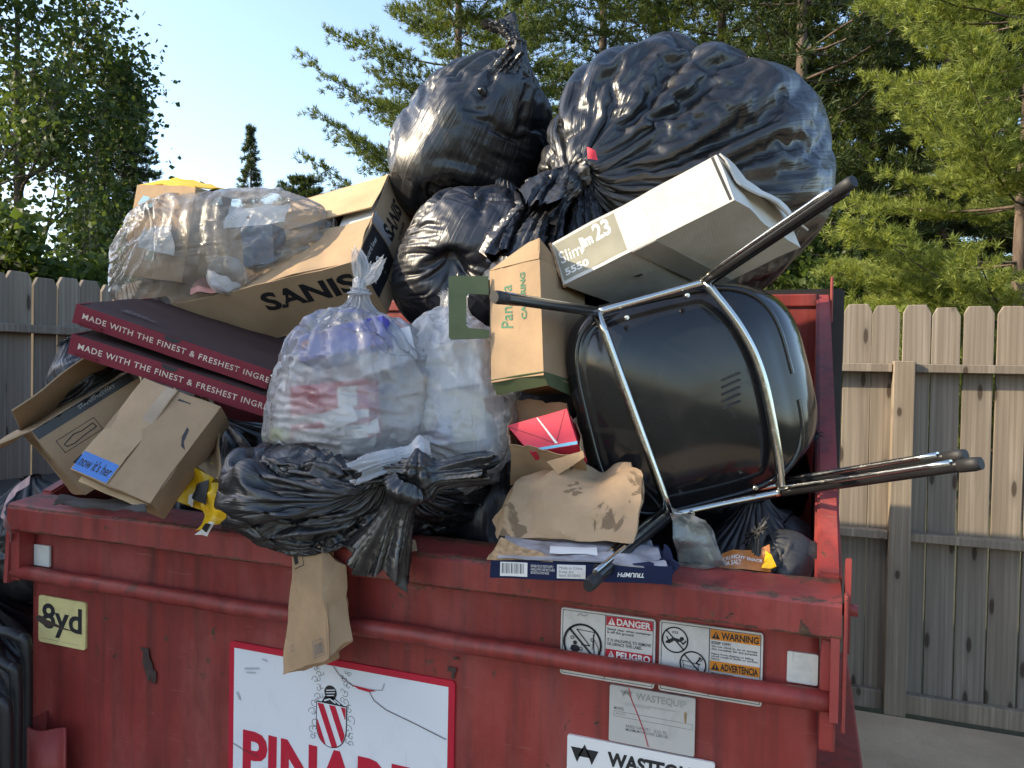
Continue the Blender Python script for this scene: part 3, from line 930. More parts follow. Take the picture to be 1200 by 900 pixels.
def sticker(name, x0, z1, x1, z0, mat, r=.006, label=None):
    bm = bmesh.new(); n = 5; pts = []
    for cx, cz, a in ((x1 - r, z1 - r, 0), (x0 + r, z1 - r, 1), (x0 + r, z0 + r, 2), (x1 - r, z0 + r, 3)):
        for k in range(n + 1):
            t_ = (a + k / n) * pi / 2; pts.append((cx + r * cos(t_), cz + r * sin(t_)))
    prism(bm, pts, YP - .0022, YP + .0034)
    bmesh.ops.recalc_face_normals(bm, faces=bm.faces)
    o = link(name, bm_mesh(name, bm), mat, dump)
    if label: o['label'] = label
    return o
OF = YP - .0022
def T(par, s, x, z, mat, w=None, h=None, bold=0., lift=.0006, sp=1.0, name='lettering'):
    return lettering(s, V3(x, OF, z), XR, ZU, mat, par, w, h, bold, sp, lift=lift, name=name)
def Dc(par, name, poly, mat, lift=.0006): return decal(name, V3(0, OF, 0), XR, ZU, poly, mat, par, lift)
# "8yd"
s = sticker('capacity_sticker', .063, .884, .2345, .759, ST_YELLOW, .008)
T(s, '8yd', .076, .866, INK, .146, .088, .022)
Dc(s, 'scuff', [[(.052, .822), (.066, .830), (.084, .828), (.09, .822), (.12, .818), (.155, .8085), (.2, .8045), (.2, .803), (.15, .804), (.118, .808), (.10, .802), (.082, .806), (.06, .815)]], plain('scuff_brown', (.05, .03, .022), .8), .0012)
Dc(s, 'fine_print', [rect(.07, .7695, .14, .7703), rect(.15, .7688, .21, .7696)], INK_GREY)
# reflective squares
sticker('reflector', .044, 1.018, .1015, .962, REFL, .003); sticker('reflector', 1.947, 1.0165, 1.9985, .9615, REFL, .003)
# big company sign
s = sticker('company_sign', .702, .853, 1.293, .36, SIGNRED, .008)
Dc(s, 'sign_field', rect(.7165, .375, 1.2785, .839), ST_SIGN, .0006)
T(s, 'PINARD', .745, .650, SIGNRED, .50, .115, .035, .0012, 1.0)
# crest: striped shield, helm and scrolls
sx0, sx1, szt, szb = .951, 1.029, .752, .655
cxs = (sx0 + sx1) / 2
def shield(inset=0):
    w = (sx1 - sx0) / 2 - inset; pts = [(cxs - w, szt - inset), (cxs + w, szt - inset)]
    for k in range(1, 12):
        a = k / 12; pts.append((cxs + w * cos(a * pi), szt - .045 - (szt - .045 - szb - inset) * sin(a * pi) ** .8))
    pts2 = [(cxs - w, szt - inset)] + [(cxs + w * cos(pi - a * pi / 14), szt - .042 - (szt - .042 - szb - inset) * sin(a * pi / 14) ** .75) for a in range(0, 15)] + [(cxs + w, szt - inset)]
    return pts2
Dc(s, 'crest_outline', shield(-.002), INK, .0012)
Dc(s, 'crest_field', shield(0.0005), ST_SIGN, .0018)
def clip_band(x0, x1, slope, pts):
    # slanted band clipped to the shield by sampling rows
    zs = np.linspace(szb + .001, szt - .002, 26); L_, R_ = [], []
    for z in zs:
        if z > szt - .042: h = (sx1 - sx0) / 2 - .0015
        else:
            q = ((szt - .042 - z) / (szt - .042 - szb)); q = min(1, max(0, q)) ** (1 / .75); h = ((sx1 - sx0) / 2 - .0015) * sqrt(max(0, 1 - q * q))
        a = x0 - slope * (z - szt); b = x1 - slope * (z - szt)
        a = max(a, cxs - h); b = min(b, cxs + h)
        if b > a + .0005: L_.append((a, z)); R_.append((b, z))
    return L_ + R_[::-1]
for k in range(4):
    x0 = sx0 - .030 + k * .031
    pl = clip_band(x0, x0 + .0165, .42, None)
    if len(pl) > 4: Dc(s, 'crest_stripe', pl, SIGNRED, .0024)
Dc(s, 'crest_helm', [disc(cxs - .003, .778, .0165, 18), [(cxs - .026, .754), (cxs - .018, .768), (cxs + .004, .770), (cxs + .024, .758), (cxs + .034, .7535)]], INK, .0018)
Dc(s, 'crest_helm_bars', stroke([(cxs - .013, .782), (cxs + .008, .786)], .0022) + stroke([(cxs - .014, .776), (cxs + .008, .780)], .002) + stroke([(cxs - .012, .770), (cxs + .006, .7735)], .002) + stroke([(cxs - .018, .758), (cxs - .004, .764), (cxs + .01, .757)], .003) + stroke([(cxs + .008, .763), (cxs + .022, .756)], .003), ST_SIGN, .0024)
rs = np.random.RandomState(4)
for sd in (-1, 1):
    curls = []
    for k, (ox, oz, r0) in enumerate([(.036, .775, .010), (.047, .760, .011), (.050, .738, .012), (.043, .716, .011), (.052, .700, .009), (.036, .795, .009), (.044, .812, .010), (.034, .826, .008), (.045, .838, .006), (.05, .684, .008)]):
        ph = rs.rand() * 6.28
        curls += stroke([(cxs + sd * (ox + r0 * (1 - .07 * q) * cos(ph + q * .55)), oz - .012 + r0 * (1 - .07 * q) * sin(ph + q * .55)) for q in range(12)], .0013)
        curls += stroke([(cxs + sd * (ox - .008 + .5 * r0 * cos(ph + 2 + q * .6)), oz - .008 + .5 * r0 * sin(ph + 2 + q * .6)) for q in range(8)], .0012)
    Dc(s, 'crest_scroll', curls, INK_GREY, .0012)
# scratches on the sign
Dc(s, 'scratch', stroke([(.995, .838), (1.01, .822), (1.04, .806), (1.05, .803)], .0016) + stroke([(1.085, .802), (1.1, .780), (1.13, .765), (1.2, .748), (1.275, .728)], .0018) + stroke([(.717, .612), (.75, .601), (.79, .594)], .0016) + stroke([(1.125, .822), (1.12, .806), (1.085, .802)], .001), plain('scratch_brown', (.10, .05, .035), .8), .003)
Dc(s, 'scratch', [[(1.045, .8055), (1.06, .799), (1.085, .797), (1.105, .8015), (1.08, .804)]], SIGNRED, .0034)
Dc(s, 'scuff', stroke([(.75, .795), (.79, .802)], .004) + stroke([(.755, .787), (.78, .790)], .003) + stroke([(.80, .825), (.812, .823)], .004) + stroke([(.728, .735), (.735, .72)], .006), plain('scuff_grey', (.42, .43, .45), .6), .003)
# danger label
s = sticker('danger_sticker', 1.523, 1.0405, 1.7105, .9075, ST_WHITE)
LNE = .0016
Dc(s, 'outline', stroke([(1.527, 1.0365), (1.7065, 1.0365), (1.7065, .9115), (1.527, .9115), (1.527, 1.0365)], .0011), INK)
Dc(s, 'divider', stroke([(1.6135, 1.036), (1.6135, .912)], .0014), INK)
Dc(s, 'banner', [rect(1.615, 1.0175, 1.7055, 1.0355)], ST_RED); Dc(s, 'banner', [rect(1.615, .9535, 1.7055, .9715)], ST_RED)
tri = lambda x, z, h: [(x, z), (x + h * 1.1, z), (x + h * .55, z + h)]
for z, w in ((1.0195, 'DANGER'), (.9555, 'PELIGRO')):
    Dc(s, 'warning_triangle', tri(1.6185, z, .0135), WHITEINK, .0012); Dc(s, 'warning_triangle', stroke([(1.6258, z + .0035), (1.6258, z + .010)], .0018), ST_RED, .0018)
    T(s, w, 1.636, z + .0135, WHITEINK, .066, .0132, .03, .0012)
T(s, 'Stand clear when container\nis off the ground.', 1.617, 1.0135, INK, .086, .0125, .012)
T(s, 'IT IS UNLAWFUL TO REMOVE\nOR DEFACE THIS LABEL.', 1.617, .9925, INK, .086, .0135, .012)
T(s, 'Mantengase alejado cuando el\ncontenedor esta en movimiento.', 1.617, .9495, INK, .086, .0125, .012)
Dc(s, 'prohibition_ring', ring(1.568, .9745, .0375, .0042) + stroke([(1.5415, 1.001), (1.5945, .948)], .0042), INK, .0018)
Dc(s, 'truck_drawing', stroke([(1.556, 1.0015), (1.592, .9995), (1.588, .965)], .0014) + stroke([(1.556, 1.0015), (1.583, .972), (1.566, .972)], .0022) + stroke([(1.590, .995), (1.592, .955), (1.603, .952)], .0018) + ring(1.547, .984, .003, .0014, 10) + ring(1.565, .964, .003, .0014, 10) + ring(1.588, .984, .003, .0014, 10) + stroke([(1.592, .985), (1.600, .970), (1.601, .955)], .0014) + ring(1.594, .951, .005, .0016, 12), INK, .0012)
Dc(s, 'person_drawing', [disc(1.553, .9745, .0042, 14), rect(1.548, .958, 1.558, .970), [(1.545, .968), (1.548, .969), (1.548, .958), (1.543, .960)], [(1.558, .969), (1.561, .968), (1.563, .960), (1.558, .958)], [(1.548, .958), (1.5525, .958), (1.551, .943), (1.546, .943)], [(1.5535, .958), (1.558, .958), (1.560, .943), (1.555, .943)]], INK, .0012)
Dc(s, 'graffiti', stroke([(1.557, 1.028), (1.562, 1.033), (1.57, 1.029), (1.578, 1.033)], .002), INK_FADED, .001)
# warning label
s = sticker('warning_sticker', 1.7185, 1.042, 1.9055, .9075, ST_WHITE)
Dc(s, 'outline', stroke([(1.7225, 1.038), (1.9015, 1.038), (1.9015, .9115), (1.7225, .9115), (1.7225, 1.038)], .0011), INK)
Dc(s, 'divider', stroke([(1.811, 1.0375), (1.811, .912)], .0014), INK)
Dc(s, 'banner', [rect(1.8125, 1.0185, 1.9005, 1.037)], ST_ORANGE); Dc(s, 'banner', [rect(1.8125, .9605, 1.9005, .9790)], ST_ORANGE)
for z, w in ((1.0208, 'WARNING'), (.9628, 'ADVERTENCIA')):
    Dc(s, 'warning_triangle', tri(1.815, z, .0135), INK, .0012); Dc(s, 'warning_triangle', stroke([(1.8224, z + .0035), (1.8224, z + .010)], .0018), ST_ORANGE, .0018)
    T(s, w, 1.832, z + .0132, INK, .066, .013, .03, .0012)
T(s, 'KEEP OFF!', 1.815, 1.0155, INK, .034, .0052, .02)
T(s, 'Do not climb in, on or occupy\nthis container for any purpose.', 1.815, 1.0085, INK, .082, .0105, .01)
T(s, 'Injury from slipping or falling\ncould result in death or serious\ninjury.', 1.815, .9945, INK, .082, .0140, .01)
T(s, 'PROHIBIDO!', 1.815, .9578, INK, .04, .005, .02); T(s, 'No jugar encima ni dentro del', 1.815, .9512, INK, .074, .005, .01)
for (cx, cz, r) in ((1.748, 1.008, .0235), (1.782, .967, .0235)):
    Dc(s, 'prohibition_ring', ring(cx, cz, r, .0026) + stroke([(cx - r * .7, cz + r * .7), (cx + r * .7, cz - r * .7)], .0026), INK, .0018)
Dc(s, 'person_drawing', [disc(1.7605, 1.0115, .004, 12), [(1.730, 1.0), (1.738, 1.0), (1.746, 1.006), (1.756, 1.004), (1.7575, 1.010), (1.744, 1.0125), (1.738, 1.008), (1.731, 1.004)]] + stroke([(1.757, 1.008), (1.763, 1.002), (1.768, 1.008)], .0028) + stroke([(1.737, 1.0045), (1.732, 1.0125)], .0024), INK, .0012)
T(s, 'zzz', 1.742, 1.024, INK, .012, .004, .01)
Dc(s, 'bin_drawing', stroke([(1.763, .972), (1.792, .968), (1.792, .952), (1.766, .954), (1.763, .972)], .0012) + stroke([(1.7645, .964), (1.79, .961)], .0008), INK, .0012)
Dc(s, 'person_drawing', [disc(1.7945, .9795, .0026, 10)] + stroke([(1.793, .977), (1.788, .970), (1.795, .968)], .0024) + stroke([(1.790, .974), (1.797, .975), (1.800, .981)], .0014), INK, .0012)
# faded maker's plate
s = sticker('maker_plate', 1.6245, .9025, 1.788, .7925, ST_GREY, .003)
T(s, 'WASTEQUIP', 1.676, .8955, INK_FADED, .096, .0165, .03)
wq = lambda x, z, k: [[(x, z), (x + .0105 * k, z), (x + .0052 * k, z - .0115 * k)], [(x + .0118 * k, z), (x + .0222 * k, z), (x + .017 * k, z - .0115 * k)], [(x + .0058 * k, z - .0065 * k), (x + .0165 * k, z - .0065 * k), (x + .0111 * k, z + .0035 * k)]]
Dc(s, 'maker_mark', wq(1.6455, .8955, 1.1), INK_FADED)
T(s, 'CUSTOM MANUFACTURED AND BUILT EQUIPMENT\nWWW.WASTEQUIP.COM', 1.655, .8735, INK_FADED, .10, .007, .0)
T(s, 'MODEL', 1.634, .862, INK_GREY, .020, .006, .01)
Dc(s, 'form_box', stroke([(1.634, .853), (1.784, .853), (1.784, .843), (1.634, .843), (1.634, .853)], .0007), INK_GREY)
T(s, 'XN-8YD72', 1.637, .851, INK_FADED, .02, .005, .0)
T(s, 'RATED CAPACITY:    8 CU. YD.\nMAXIMUM PAYLOAD: 2,000 LBS.', 1.658, .8305, INK_GREY, .082, .0135, .006)
Dc(s, 'scratch', stroke([(1.662, .902), (1.668, .880), (1.680, .855), (1.694, .822), (1.702, .796)], .0018), ST_RED, .0012)
Dc(s, 'rust_stain', [[(1.768, .874), (1.773, .874), (1.772, .853), (1.769, .855)]], plain('rust_yellow', (.35, .22, .09), .8, .4, 60), .0012)
# white maker strip
s = sticker('maker_sticker', 1.541, .7885, 1.826, .70, sticker_mat('sticker_bright', (.72, .72, .71), .2), .004)
T(s, 'WASTEQUIP', 1.623, .771, INK, .188, .034, .045)
Dc(s, 'maker_mark', wq(1.5485, .7665, 2.55), INK)
# graffiti block-out and bare patches
PATCH = plain('bare_brown_patch', (.045, .026, .022), .7, .3, 40)
decal('paint_loss', V3(0, YP - .0005, 0), XR, ZU, [[(.418, .796), (.448, .797), (.452, .772), (.462, .76), (.463, .745), (.472, .744), (.475, .735), (.472, .712), (.461, .711), (.458, .726), (.452, .711), (.447, .716), (.437, .74), (.428, .76), (.432, .782)]], PATCH, dump)
decal('paint_loss', V3(0, YP - .0005, 0), XR, ZU, [rect(1.288, .905, 1.298, .899), rect(1.275, .882, 1.294, .872), rect(1.284, .872, 1.291, .858)], PATCH, dump)
# ------------------------------------------------------------------ trees
def needles(pos, dirs, k, length, width, spread, rng):
    """k thin needles per tuft: triangles fanned round the tuft's direction."""
    n = len(pos); P = np.repeat(pos, k, 0); Dn = np.repeat(dirs, k, 0)
    d = Dn + spread * rng.randn(n * k, 3); d /= np.linalg.norm(d, axis=1, keepdims=True) + 1e-9
    l = length * rng.uniform(.6, 1.25, (n * k, 1))
    s = np.cross(d, rng.randn(n * k, 3)); s /= np.linalg.norm(s, axis=1, keepdims=True) + 1e-9
    w = width * rng.uniform(.7, 1.3, (n * k, 1))
    o = P + rng.randn(n * k, 3) * length * .16
    v = np.stack([o - s * w, o + s * w, o + d * l + s * w * .25], 1).reshape(-1, 3)
    return v, np.arange(len(v)).reshape(-1, 3)

def limb_rings(paths, n=5):
    V, F = [], []; b = 0
    for path, rad in paths:
        rings = tube_pts(path, rad, n)
        V.append(np.array(rings).reshape(-1, 3)); F.append(grid_faces(len(rings), n) + b); b += len(rings) * n
    return np.concatenate(V), np.concatenate(F)

def conifer(base, height, radius, seed, label, leaf, bark, crown_from=.12, whorls=22, per=6, twigs=9, k=12, nlen=.10, nwid=.004, up=.25, droop=.0, sparse=0.0,
            group=None, name='pine_tree', shape=.85, tuft_dir=.6, trunk_r=None, gaps=0.0, lean=(0, 0)):
    rng = np.random.RandomState(seed)
    base = np.asarray(base, float)
    root = thing(name, label, 'tree', base, group)
    tr = trunk_r or height * .012
    trunk = [V3(lean[0] * t * t + .04 * sin(5 * t + seed), lean[1] * t * t + .04 * cos(4 * t + seed), height * t) for t in np.linspace(0, .99, 14)]
    paths = [(trunk, np.linspace(tr, tr * .12, 14))]
    limbs, TP, TD = [], [], []
    for w in range(whorls):
        f = crown_from + (1 - crown_from) * (w + rng.uniform(-.3, .3)) / whorls
        f = min(max(f, crown_from * .8), .985)
        r = radius * (1 - ((f - crown_from) / (1 - crown_from)).clip(0, 1)) ** shape if hasattr(f, 'clip') else radius * max(0., 1 - (f - crown_from) / (1 - crown_from)) ** shape
        r = max(r, radius * .05)
        a0 = rng.rand() * 6.28
        for b in range(per):
            if rng.rand() < sparse: continue
            a = a0 + 6.283 * b / per + rng.uniform(-.35, .35); ln = r * rng.uniform(.62, 1.12)
            z0 = f * height; o = V3(lean[0] * f * f, lean[1] * f * f, z0); d = V3(cos(a), sin(a), 0)
            m = 7; ts = np.linspace(0, 1, m)
            rise = up * rng.uniform(.5, 1.4)
            pts = [o + d * ln * t + V3(0, 0, ln * (rise * t * t - droop * t)) + rng.randn(3) * .02 * ln * t for t in ts]
            limbs.append((pts, np.linspace(max(.006, tr * .22 * ln / radius), .004, m)))
            side = V3(-d[1], d[0], 0)
            nt = max(3, int(twigs * (.4 + .6 * ln / radius)))
            for q in range(nt):
                t = .25 + .75 * (q + rng.rand()) / nt
                j = min(int(t * (m - 1)), m - 2); ft = t * (m - 1) - j
                p = pts[j] * (1 - ft) + pts[j + 1] * ft
                tl = ln * .34 * (1.15 - t * .75) * rng.uniform(.6, 1.2)
                for sgn in (-1, 1):
                    td = unit(d * .75 + side * sgn * .9 + V3(0, 0, rng.uniform(-.05, .35)))
                    ns = max(2, int(tl / (nlen * .75)))
                    for e in range(ns):
                        if rng.rand() < gaps: continue
                        TP.append(p + td * tl * (e + rng.rand()) / ns + rng.randn(3) * nlen * .25)
                        TD.append(unit(td * tuft_dir + V3(0, 0, .45) + rng.randn(3) * .25))
            TP.append(pts[-1]); TD.append(unit(d + V3(0, 0, .5)))
    for q in range(10):
        TP.append(V3(lean[0], lean[1], height * (.93 + .007 * q))); TD.append(unit(V3(rng.randn() * .4, rng.randn() * .4, 1)))
    v, f = limb_rings(paths, 9); me = np_mesh('trunk', v + base, f, True); link('trunk', me, bark, root)
    v, f = limb_rings(limbs, 4); me = np_mesh('limbs', v + base, f, True); link('limb', me, bark, root)['kind'] = 'stuff'
    v, f = needles(np.array(TP), np.array(TD), k, nlen, nwid, .55, rng)
    me = np_mesh('crown', v + base, f); o = link('crown', me, leaf, root); o['kind'] = 'stuff'
    return root, len(f)

def broadleaf(base, height, radius, seed, label, leaf, bark, leaves=14000, size=.09, crown_from=.15, group=None, name='maple_tree', clumps=160, squash=1.0):
    rng = np.random.RandomState(seed); base = np.asarray(base, float)
    root = thing(name, label, 'tree', base, group)
    tr = height * .014
    paths = []; tips = []
    def grow(p, d, ln, r, lv):
        m = 6; pts = [p]; q = p
        for i in range(m):
            d = unit(d + rng.randn(3) * .12 + V3(0, 0, .06)); q = q + d * ln / m; pts.append(q)
        paths.append((pts, np.linspace(r, r * .5, m + 1)))
        if lv == 0: tips.append(q); tips.append(pts[3]); return
        for c in range(3 if lv > 1 else 4):
            nd = unit(d * .8 + rng.randn(3) * .62 + V3(0, 0, .12)); grow(pts[-1 - rng.randint(0, 3)], nd, ln * rng.uniform(.55, .8), r * .55, lv - 1)
    trunk = [V3(.05 * sin(3 * t), .05 * cos(4 * t), height * .9 * t) for t in np.linspace(0, 1, 12)]
    v, f = limb_rings([(trunk, np.linspace(tr, tr * .2, 12))], 9); link('trunk', np_mesh('trunk', v + base, f, True), bark, root)
    for i in range(20):
        t = crown_from + (.95 - crown_from) * i / 20; a = i * 2.4 + rng.rand()
        grow(V3(0, 0, height * .9 * t), unit(V3(cos(a), sin(a), .55)), radius * .5 * (1.15 - .6 * t), tr * .4 * (1 - t * .7), 2)
    v, f = limb_rings(paths, 4); link('limb', np_mesh('limbs', v + base, f, True), bark, root)['kind'] = 'stuff'
    tips = np.array(tips); k = leaves // len(tips) + 1
    P = np.repeat(tips, k, 0) + rng.randn(len(tips) * k, 3) * radius * .065
    P = P[:leaves]; n = len(P)
    d = rng.randn(n, 3) + np.array([0, 0, -.25]); d /= np.linalg.norm(d, axis=1, keepdims=True)
    s = np.cross(d, rng.randn(n, 3)); s /= np.linalg.norm(s, axis=1, keepdims=True) + 1e-9
    u = np.cross(s, d); sz = size * rng.uniform(.55, 1.2, (n, 1))
    # a pointed leaf, folded along its rib
    a = P; b = P + d * sz * .45 + s * sz * .42 + u * sz * .12; c = P + d * sz; e = P + d * sz * .45 - s * sz * .42 + u * sz * .12
    V = np.stack([a, b, c, e], 1).reshape(-1, 3); i = np.arange(n)[:, None] * 4
    F = np.concatenate([i + np.array([[0, 1, 2]]), i + np.array([[0, 2, 3]])])
    o = link('crown', np_mesh('crown', V + base, F), leaf, root); o['kind'] = 'stuff'
    return root

NEEDLE_SUN = leaf_mat('sunlit_pine_needles', (.14, .18, .042), (.26, .30, .085), .42)  # pines in the sun: their lit brightness is put into the colour
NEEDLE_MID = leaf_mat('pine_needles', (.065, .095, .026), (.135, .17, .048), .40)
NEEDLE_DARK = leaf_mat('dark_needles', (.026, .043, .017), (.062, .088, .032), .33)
NEEDLE_SPRUCE = leaf_mat('spruce_needles', (.030, .050, .026), (.075, .10, .050), .30)
LEAF_MAPLE = leaf_mat('maple_leaves', (.038, .066, .022), (.085, .12, .044), .42)
LEAF_UNDER = leaf_mat('undergrowth_leaves', (.045, .075, .022), (.10, .14, .04), .45)
BARK = bark_mat('pine_bark', (.055, .040, .032), (.19, .145, .115))
BARK_G = bark_mat('grey_bark', (.07, .06, .05), (.20, .17, .14))
def foot(px, d):
    p = PD(px, 432, d); return V3(p[0], p[1], -.03)
# sky side, beyond the grey fence
broadleaf(foot(20, 11.5), 8.2, 3.3, 21, 'leafy broadleaf tree standing behind the grey fence, leaves against blue sky', LEAF_MAPLE, BARK_G, 24000, .10, .10)
conifer(foot(140, 14.5), 7.2, 1.45, 22, 'dark bushy spruce with drooping twigs beside the leafy broadleaf tree', NEEDLE_SPRUCE, BARK_G, .03, 46, 9, 12, 10, .10, .008, .10, .22, name='spruce_tree', shape=.62)
conifer(foot(290, 27.), 9.9, 1.75, 23, 'small pointed spruce standing alone against the sky', NEEDLE_SPRUCE, BARK_G, .15, 90, 2, 6, 9, .15, .014, .16, .14, .12, name='spruce_tree', shape=1.0)
conifer(foot(352, 30.), 8.9, 2.0, 24, 'small round-topped distant pine between pointed spruce and tall pine', NEEDLE_DARK, BARK, .3, 20, 9, 10, 10, .20, .018, .25, name='pine_tree', shape=.42)
conifer(foot(402, 31.), 8.1, 2.0, 27, 'low far pine peeping over the carton top', NEEDLE_DARK, BARK, .3, 18, 9, 10, 10, .20, .018, .25, name='pine_tree', shape=.45)
# tall pines behind the bags
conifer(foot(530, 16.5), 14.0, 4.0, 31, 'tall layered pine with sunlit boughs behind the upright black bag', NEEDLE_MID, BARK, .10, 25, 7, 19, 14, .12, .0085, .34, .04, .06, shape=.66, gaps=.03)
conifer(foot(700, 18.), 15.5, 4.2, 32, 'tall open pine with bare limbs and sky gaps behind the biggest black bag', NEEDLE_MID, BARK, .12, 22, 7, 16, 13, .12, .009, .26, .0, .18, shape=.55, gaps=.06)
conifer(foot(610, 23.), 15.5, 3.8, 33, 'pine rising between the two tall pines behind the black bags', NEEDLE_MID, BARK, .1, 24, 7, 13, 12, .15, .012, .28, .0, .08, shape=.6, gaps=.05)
WOODS = 'pines of the shaded woods'
for i, (px, d, h, r) in enumerate([(835, 17, 16, 3.9), (930, 14.5, 15, 3.4), (1010, 17.5, 16.5, 3.9), (1105, 15, 16, 3.4), (1195, 19, 16, 4.0), (1290, 14, 14, 3.6), (880, 23, 17, 4.2), (1060, 24, 18, 4.2), (960, 29, 18, 4.8), (1160, 28, 18, 4.8), (760, 26, 17, 4.6)]):
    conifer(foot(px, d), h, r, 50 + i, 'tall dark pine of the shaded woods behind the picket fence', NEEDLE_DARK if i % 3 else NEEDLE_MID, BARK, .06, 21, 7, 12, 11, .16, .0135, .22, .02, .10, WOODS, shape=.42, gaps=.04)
# sunlit pine close behind the fence
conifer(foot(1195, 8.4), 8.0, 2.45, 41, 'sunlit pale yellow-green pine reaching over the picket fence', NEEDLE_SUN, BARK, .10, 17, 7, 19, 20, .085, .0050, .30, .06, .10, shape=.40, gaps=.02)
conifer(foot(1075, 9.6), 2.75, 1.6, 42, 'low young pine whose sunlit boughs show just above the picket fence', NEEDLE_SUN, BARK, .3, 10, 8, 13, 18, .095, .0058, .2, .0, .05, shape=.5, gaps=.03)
# undergrowth behind the fence
for i, (px, d, h, r) in enumerate([(1000, 12.5, 3.4, 2.0), (1110, 13, 3.2, 2.0), (1210, 11.5, 3.0, 1.8), (900, 13, 3.8, 2.2), (60, 8.5, 2.6, 1.5), (150, 10, 2.6, 1.5), (-40, 8.0, 3.0, 1.6)]):
    broadleaf(foot(px, d), h, r, 70 + i, 'dim leafy shrub growing in the shade behind the picket fence' if i < 4 else 'leafy shrub growing against the outer side of the grey fence', LEAF_UNDER, BARK_G, 7000, .12, .05,
              'undergrowth shrubs in the woods' if i < 4 else 'shrubs behind the grey fence', 'shrub')
# unseen cedar row, added to keep the low sun off the lower heap
for i, (x, y, h, r) in enumerate([(-5.2, -5.6, 5.3, 1.15), (-5.0, -4.5, 5.15, 1.1), (-5.1, -3.5, 5.15, 1.1), (-5.0, -2.6, 4.95, 1.05), (-5.0, -1.6, 4.5, 1.05)]):
    conifer(V3(x, y, -.03), h, r, 90 + i, 'dense green cedar of the hedge row outside the yard fence', NEEDLE_DARK, BARK_G, .01, 24, 10, 5, 7, .22, .03, .5, .0, .0, 'cedars of the hedge row', name='added_cedar', shape=.33)
# ------------------------------------------------------------------ sheets, blocks and cartons
def slab_mesh(name, P, thick, closed=False, mat=None, smooth=True):
    nv, nu, _ = P.shape
    du = (np.roll(P, -1, 1) - np.roll(P, 1, 1)) if closed else np.gradient(P, axis=1)
    dv = np.gradient(P, axis=0)
    N = np.cross(du, dv); N /= np.linalg.norm(N, axis=-1, keepdims=True) + 1e-9
    if closed:
        for q, q2 in ((0, 1), (-1, -2)):
            if np.ptp(P[q], axis=0).max() < 1e-6: N[q] = unit(N[q2].mean(0))
    A = P.reshape(-1, 3); B = (P - N * thick).reshape(-1, 3); n = len(A)
    f = grid_faces(nv, nu, closed)
    fs = [f, f[:, ::-1] + n]
    idx = np.arange(n).reshape(nv, nu)
    def rim(line, wrap, flip):
        a = line; b = np.roll(line, -1)
        if not wrap: a, b = a[:-1], b[:-1]
        q = np.stack([a, a + n, b + n, b], -1)
        return q[:, ::-1] if flip else q
    fs += [rim(idx[0], closed, False), rim(idx[-1], closed, True)]
    if not closed: fs += [rim(idx[:, 0], False, True), rim(idx[:, -1], False, False)]
    me = np_mesh(name, np.concatenate([A, B]), np.concatenate(fs), smooth)
    if smooth: me.set_sharp_from_angle(angle=radians(50))
    return me
def tri_wave(x): return 2 * np.abs(2 * (x - np.floor(x + .5))) - 1
def crumple(P, amp, scale, seed, k=5, warp=.35):
    """creased, faceted displacement field (vector) for paper and card."""
    rng = np.random.RandomState(seed); Q = P * scale
    Q = Q + warp * np.stack([fbm(Q * .7 + 9 * i, seed + i, 2) for i in range(3)], -1)
    h = 0
    for i in range(k):
        d = unit(rng.randn(3)); fr = rng.uniform(.5, 1.6); h = h + tri_wave((Q @ d) * fr + rng.rand()) / (1 + .5 * i)
    return amp * h
def patch(c00, c10, c11, c01, nu=14, nv=14):
    u = np.linspace(0, 1, nu)[None, :, None]; v = np.linspace(0, 1, nv)[:, None, None]
    c00, c10, c11, c01 = [np.asarray(c, float) for c in (c00, c10, c11, c01)]
    return (1 - u) * (1 - v) * c00 + u * (1 - v) * c10 + u * v * c11 + (1 - u) * v * c01
def panel(name, c00, c10, c11, c01, mat, parent=None, thick=.004, n=14, amp=.0, scale=6, bulge=0.0, seed=1, curl=None):
    """a stiff sheet with thickness through four corners; corners run counter-clockwise seen from its face."""
    P = patch(c00, c10, c11, c01, n, n)
    N = unit(np.cross(P[0, -1] - P[0, 0], P[-1, 0] - P[0, 0]))
    u = np.linspace(-1, 1, n)[None, :]; v = np.linspace(-1, 1, n)[:, None]
    h = bulge * (1 - u * u) * (1 - v * v)
    if curl is not None: h = h + curl(u, v)
    if amp: h = h + crumple(P, amp, scale, seed)
    P = P + h[..., None] * N
    return link(name, slab_mesh(name, P, thick), mat, parent)
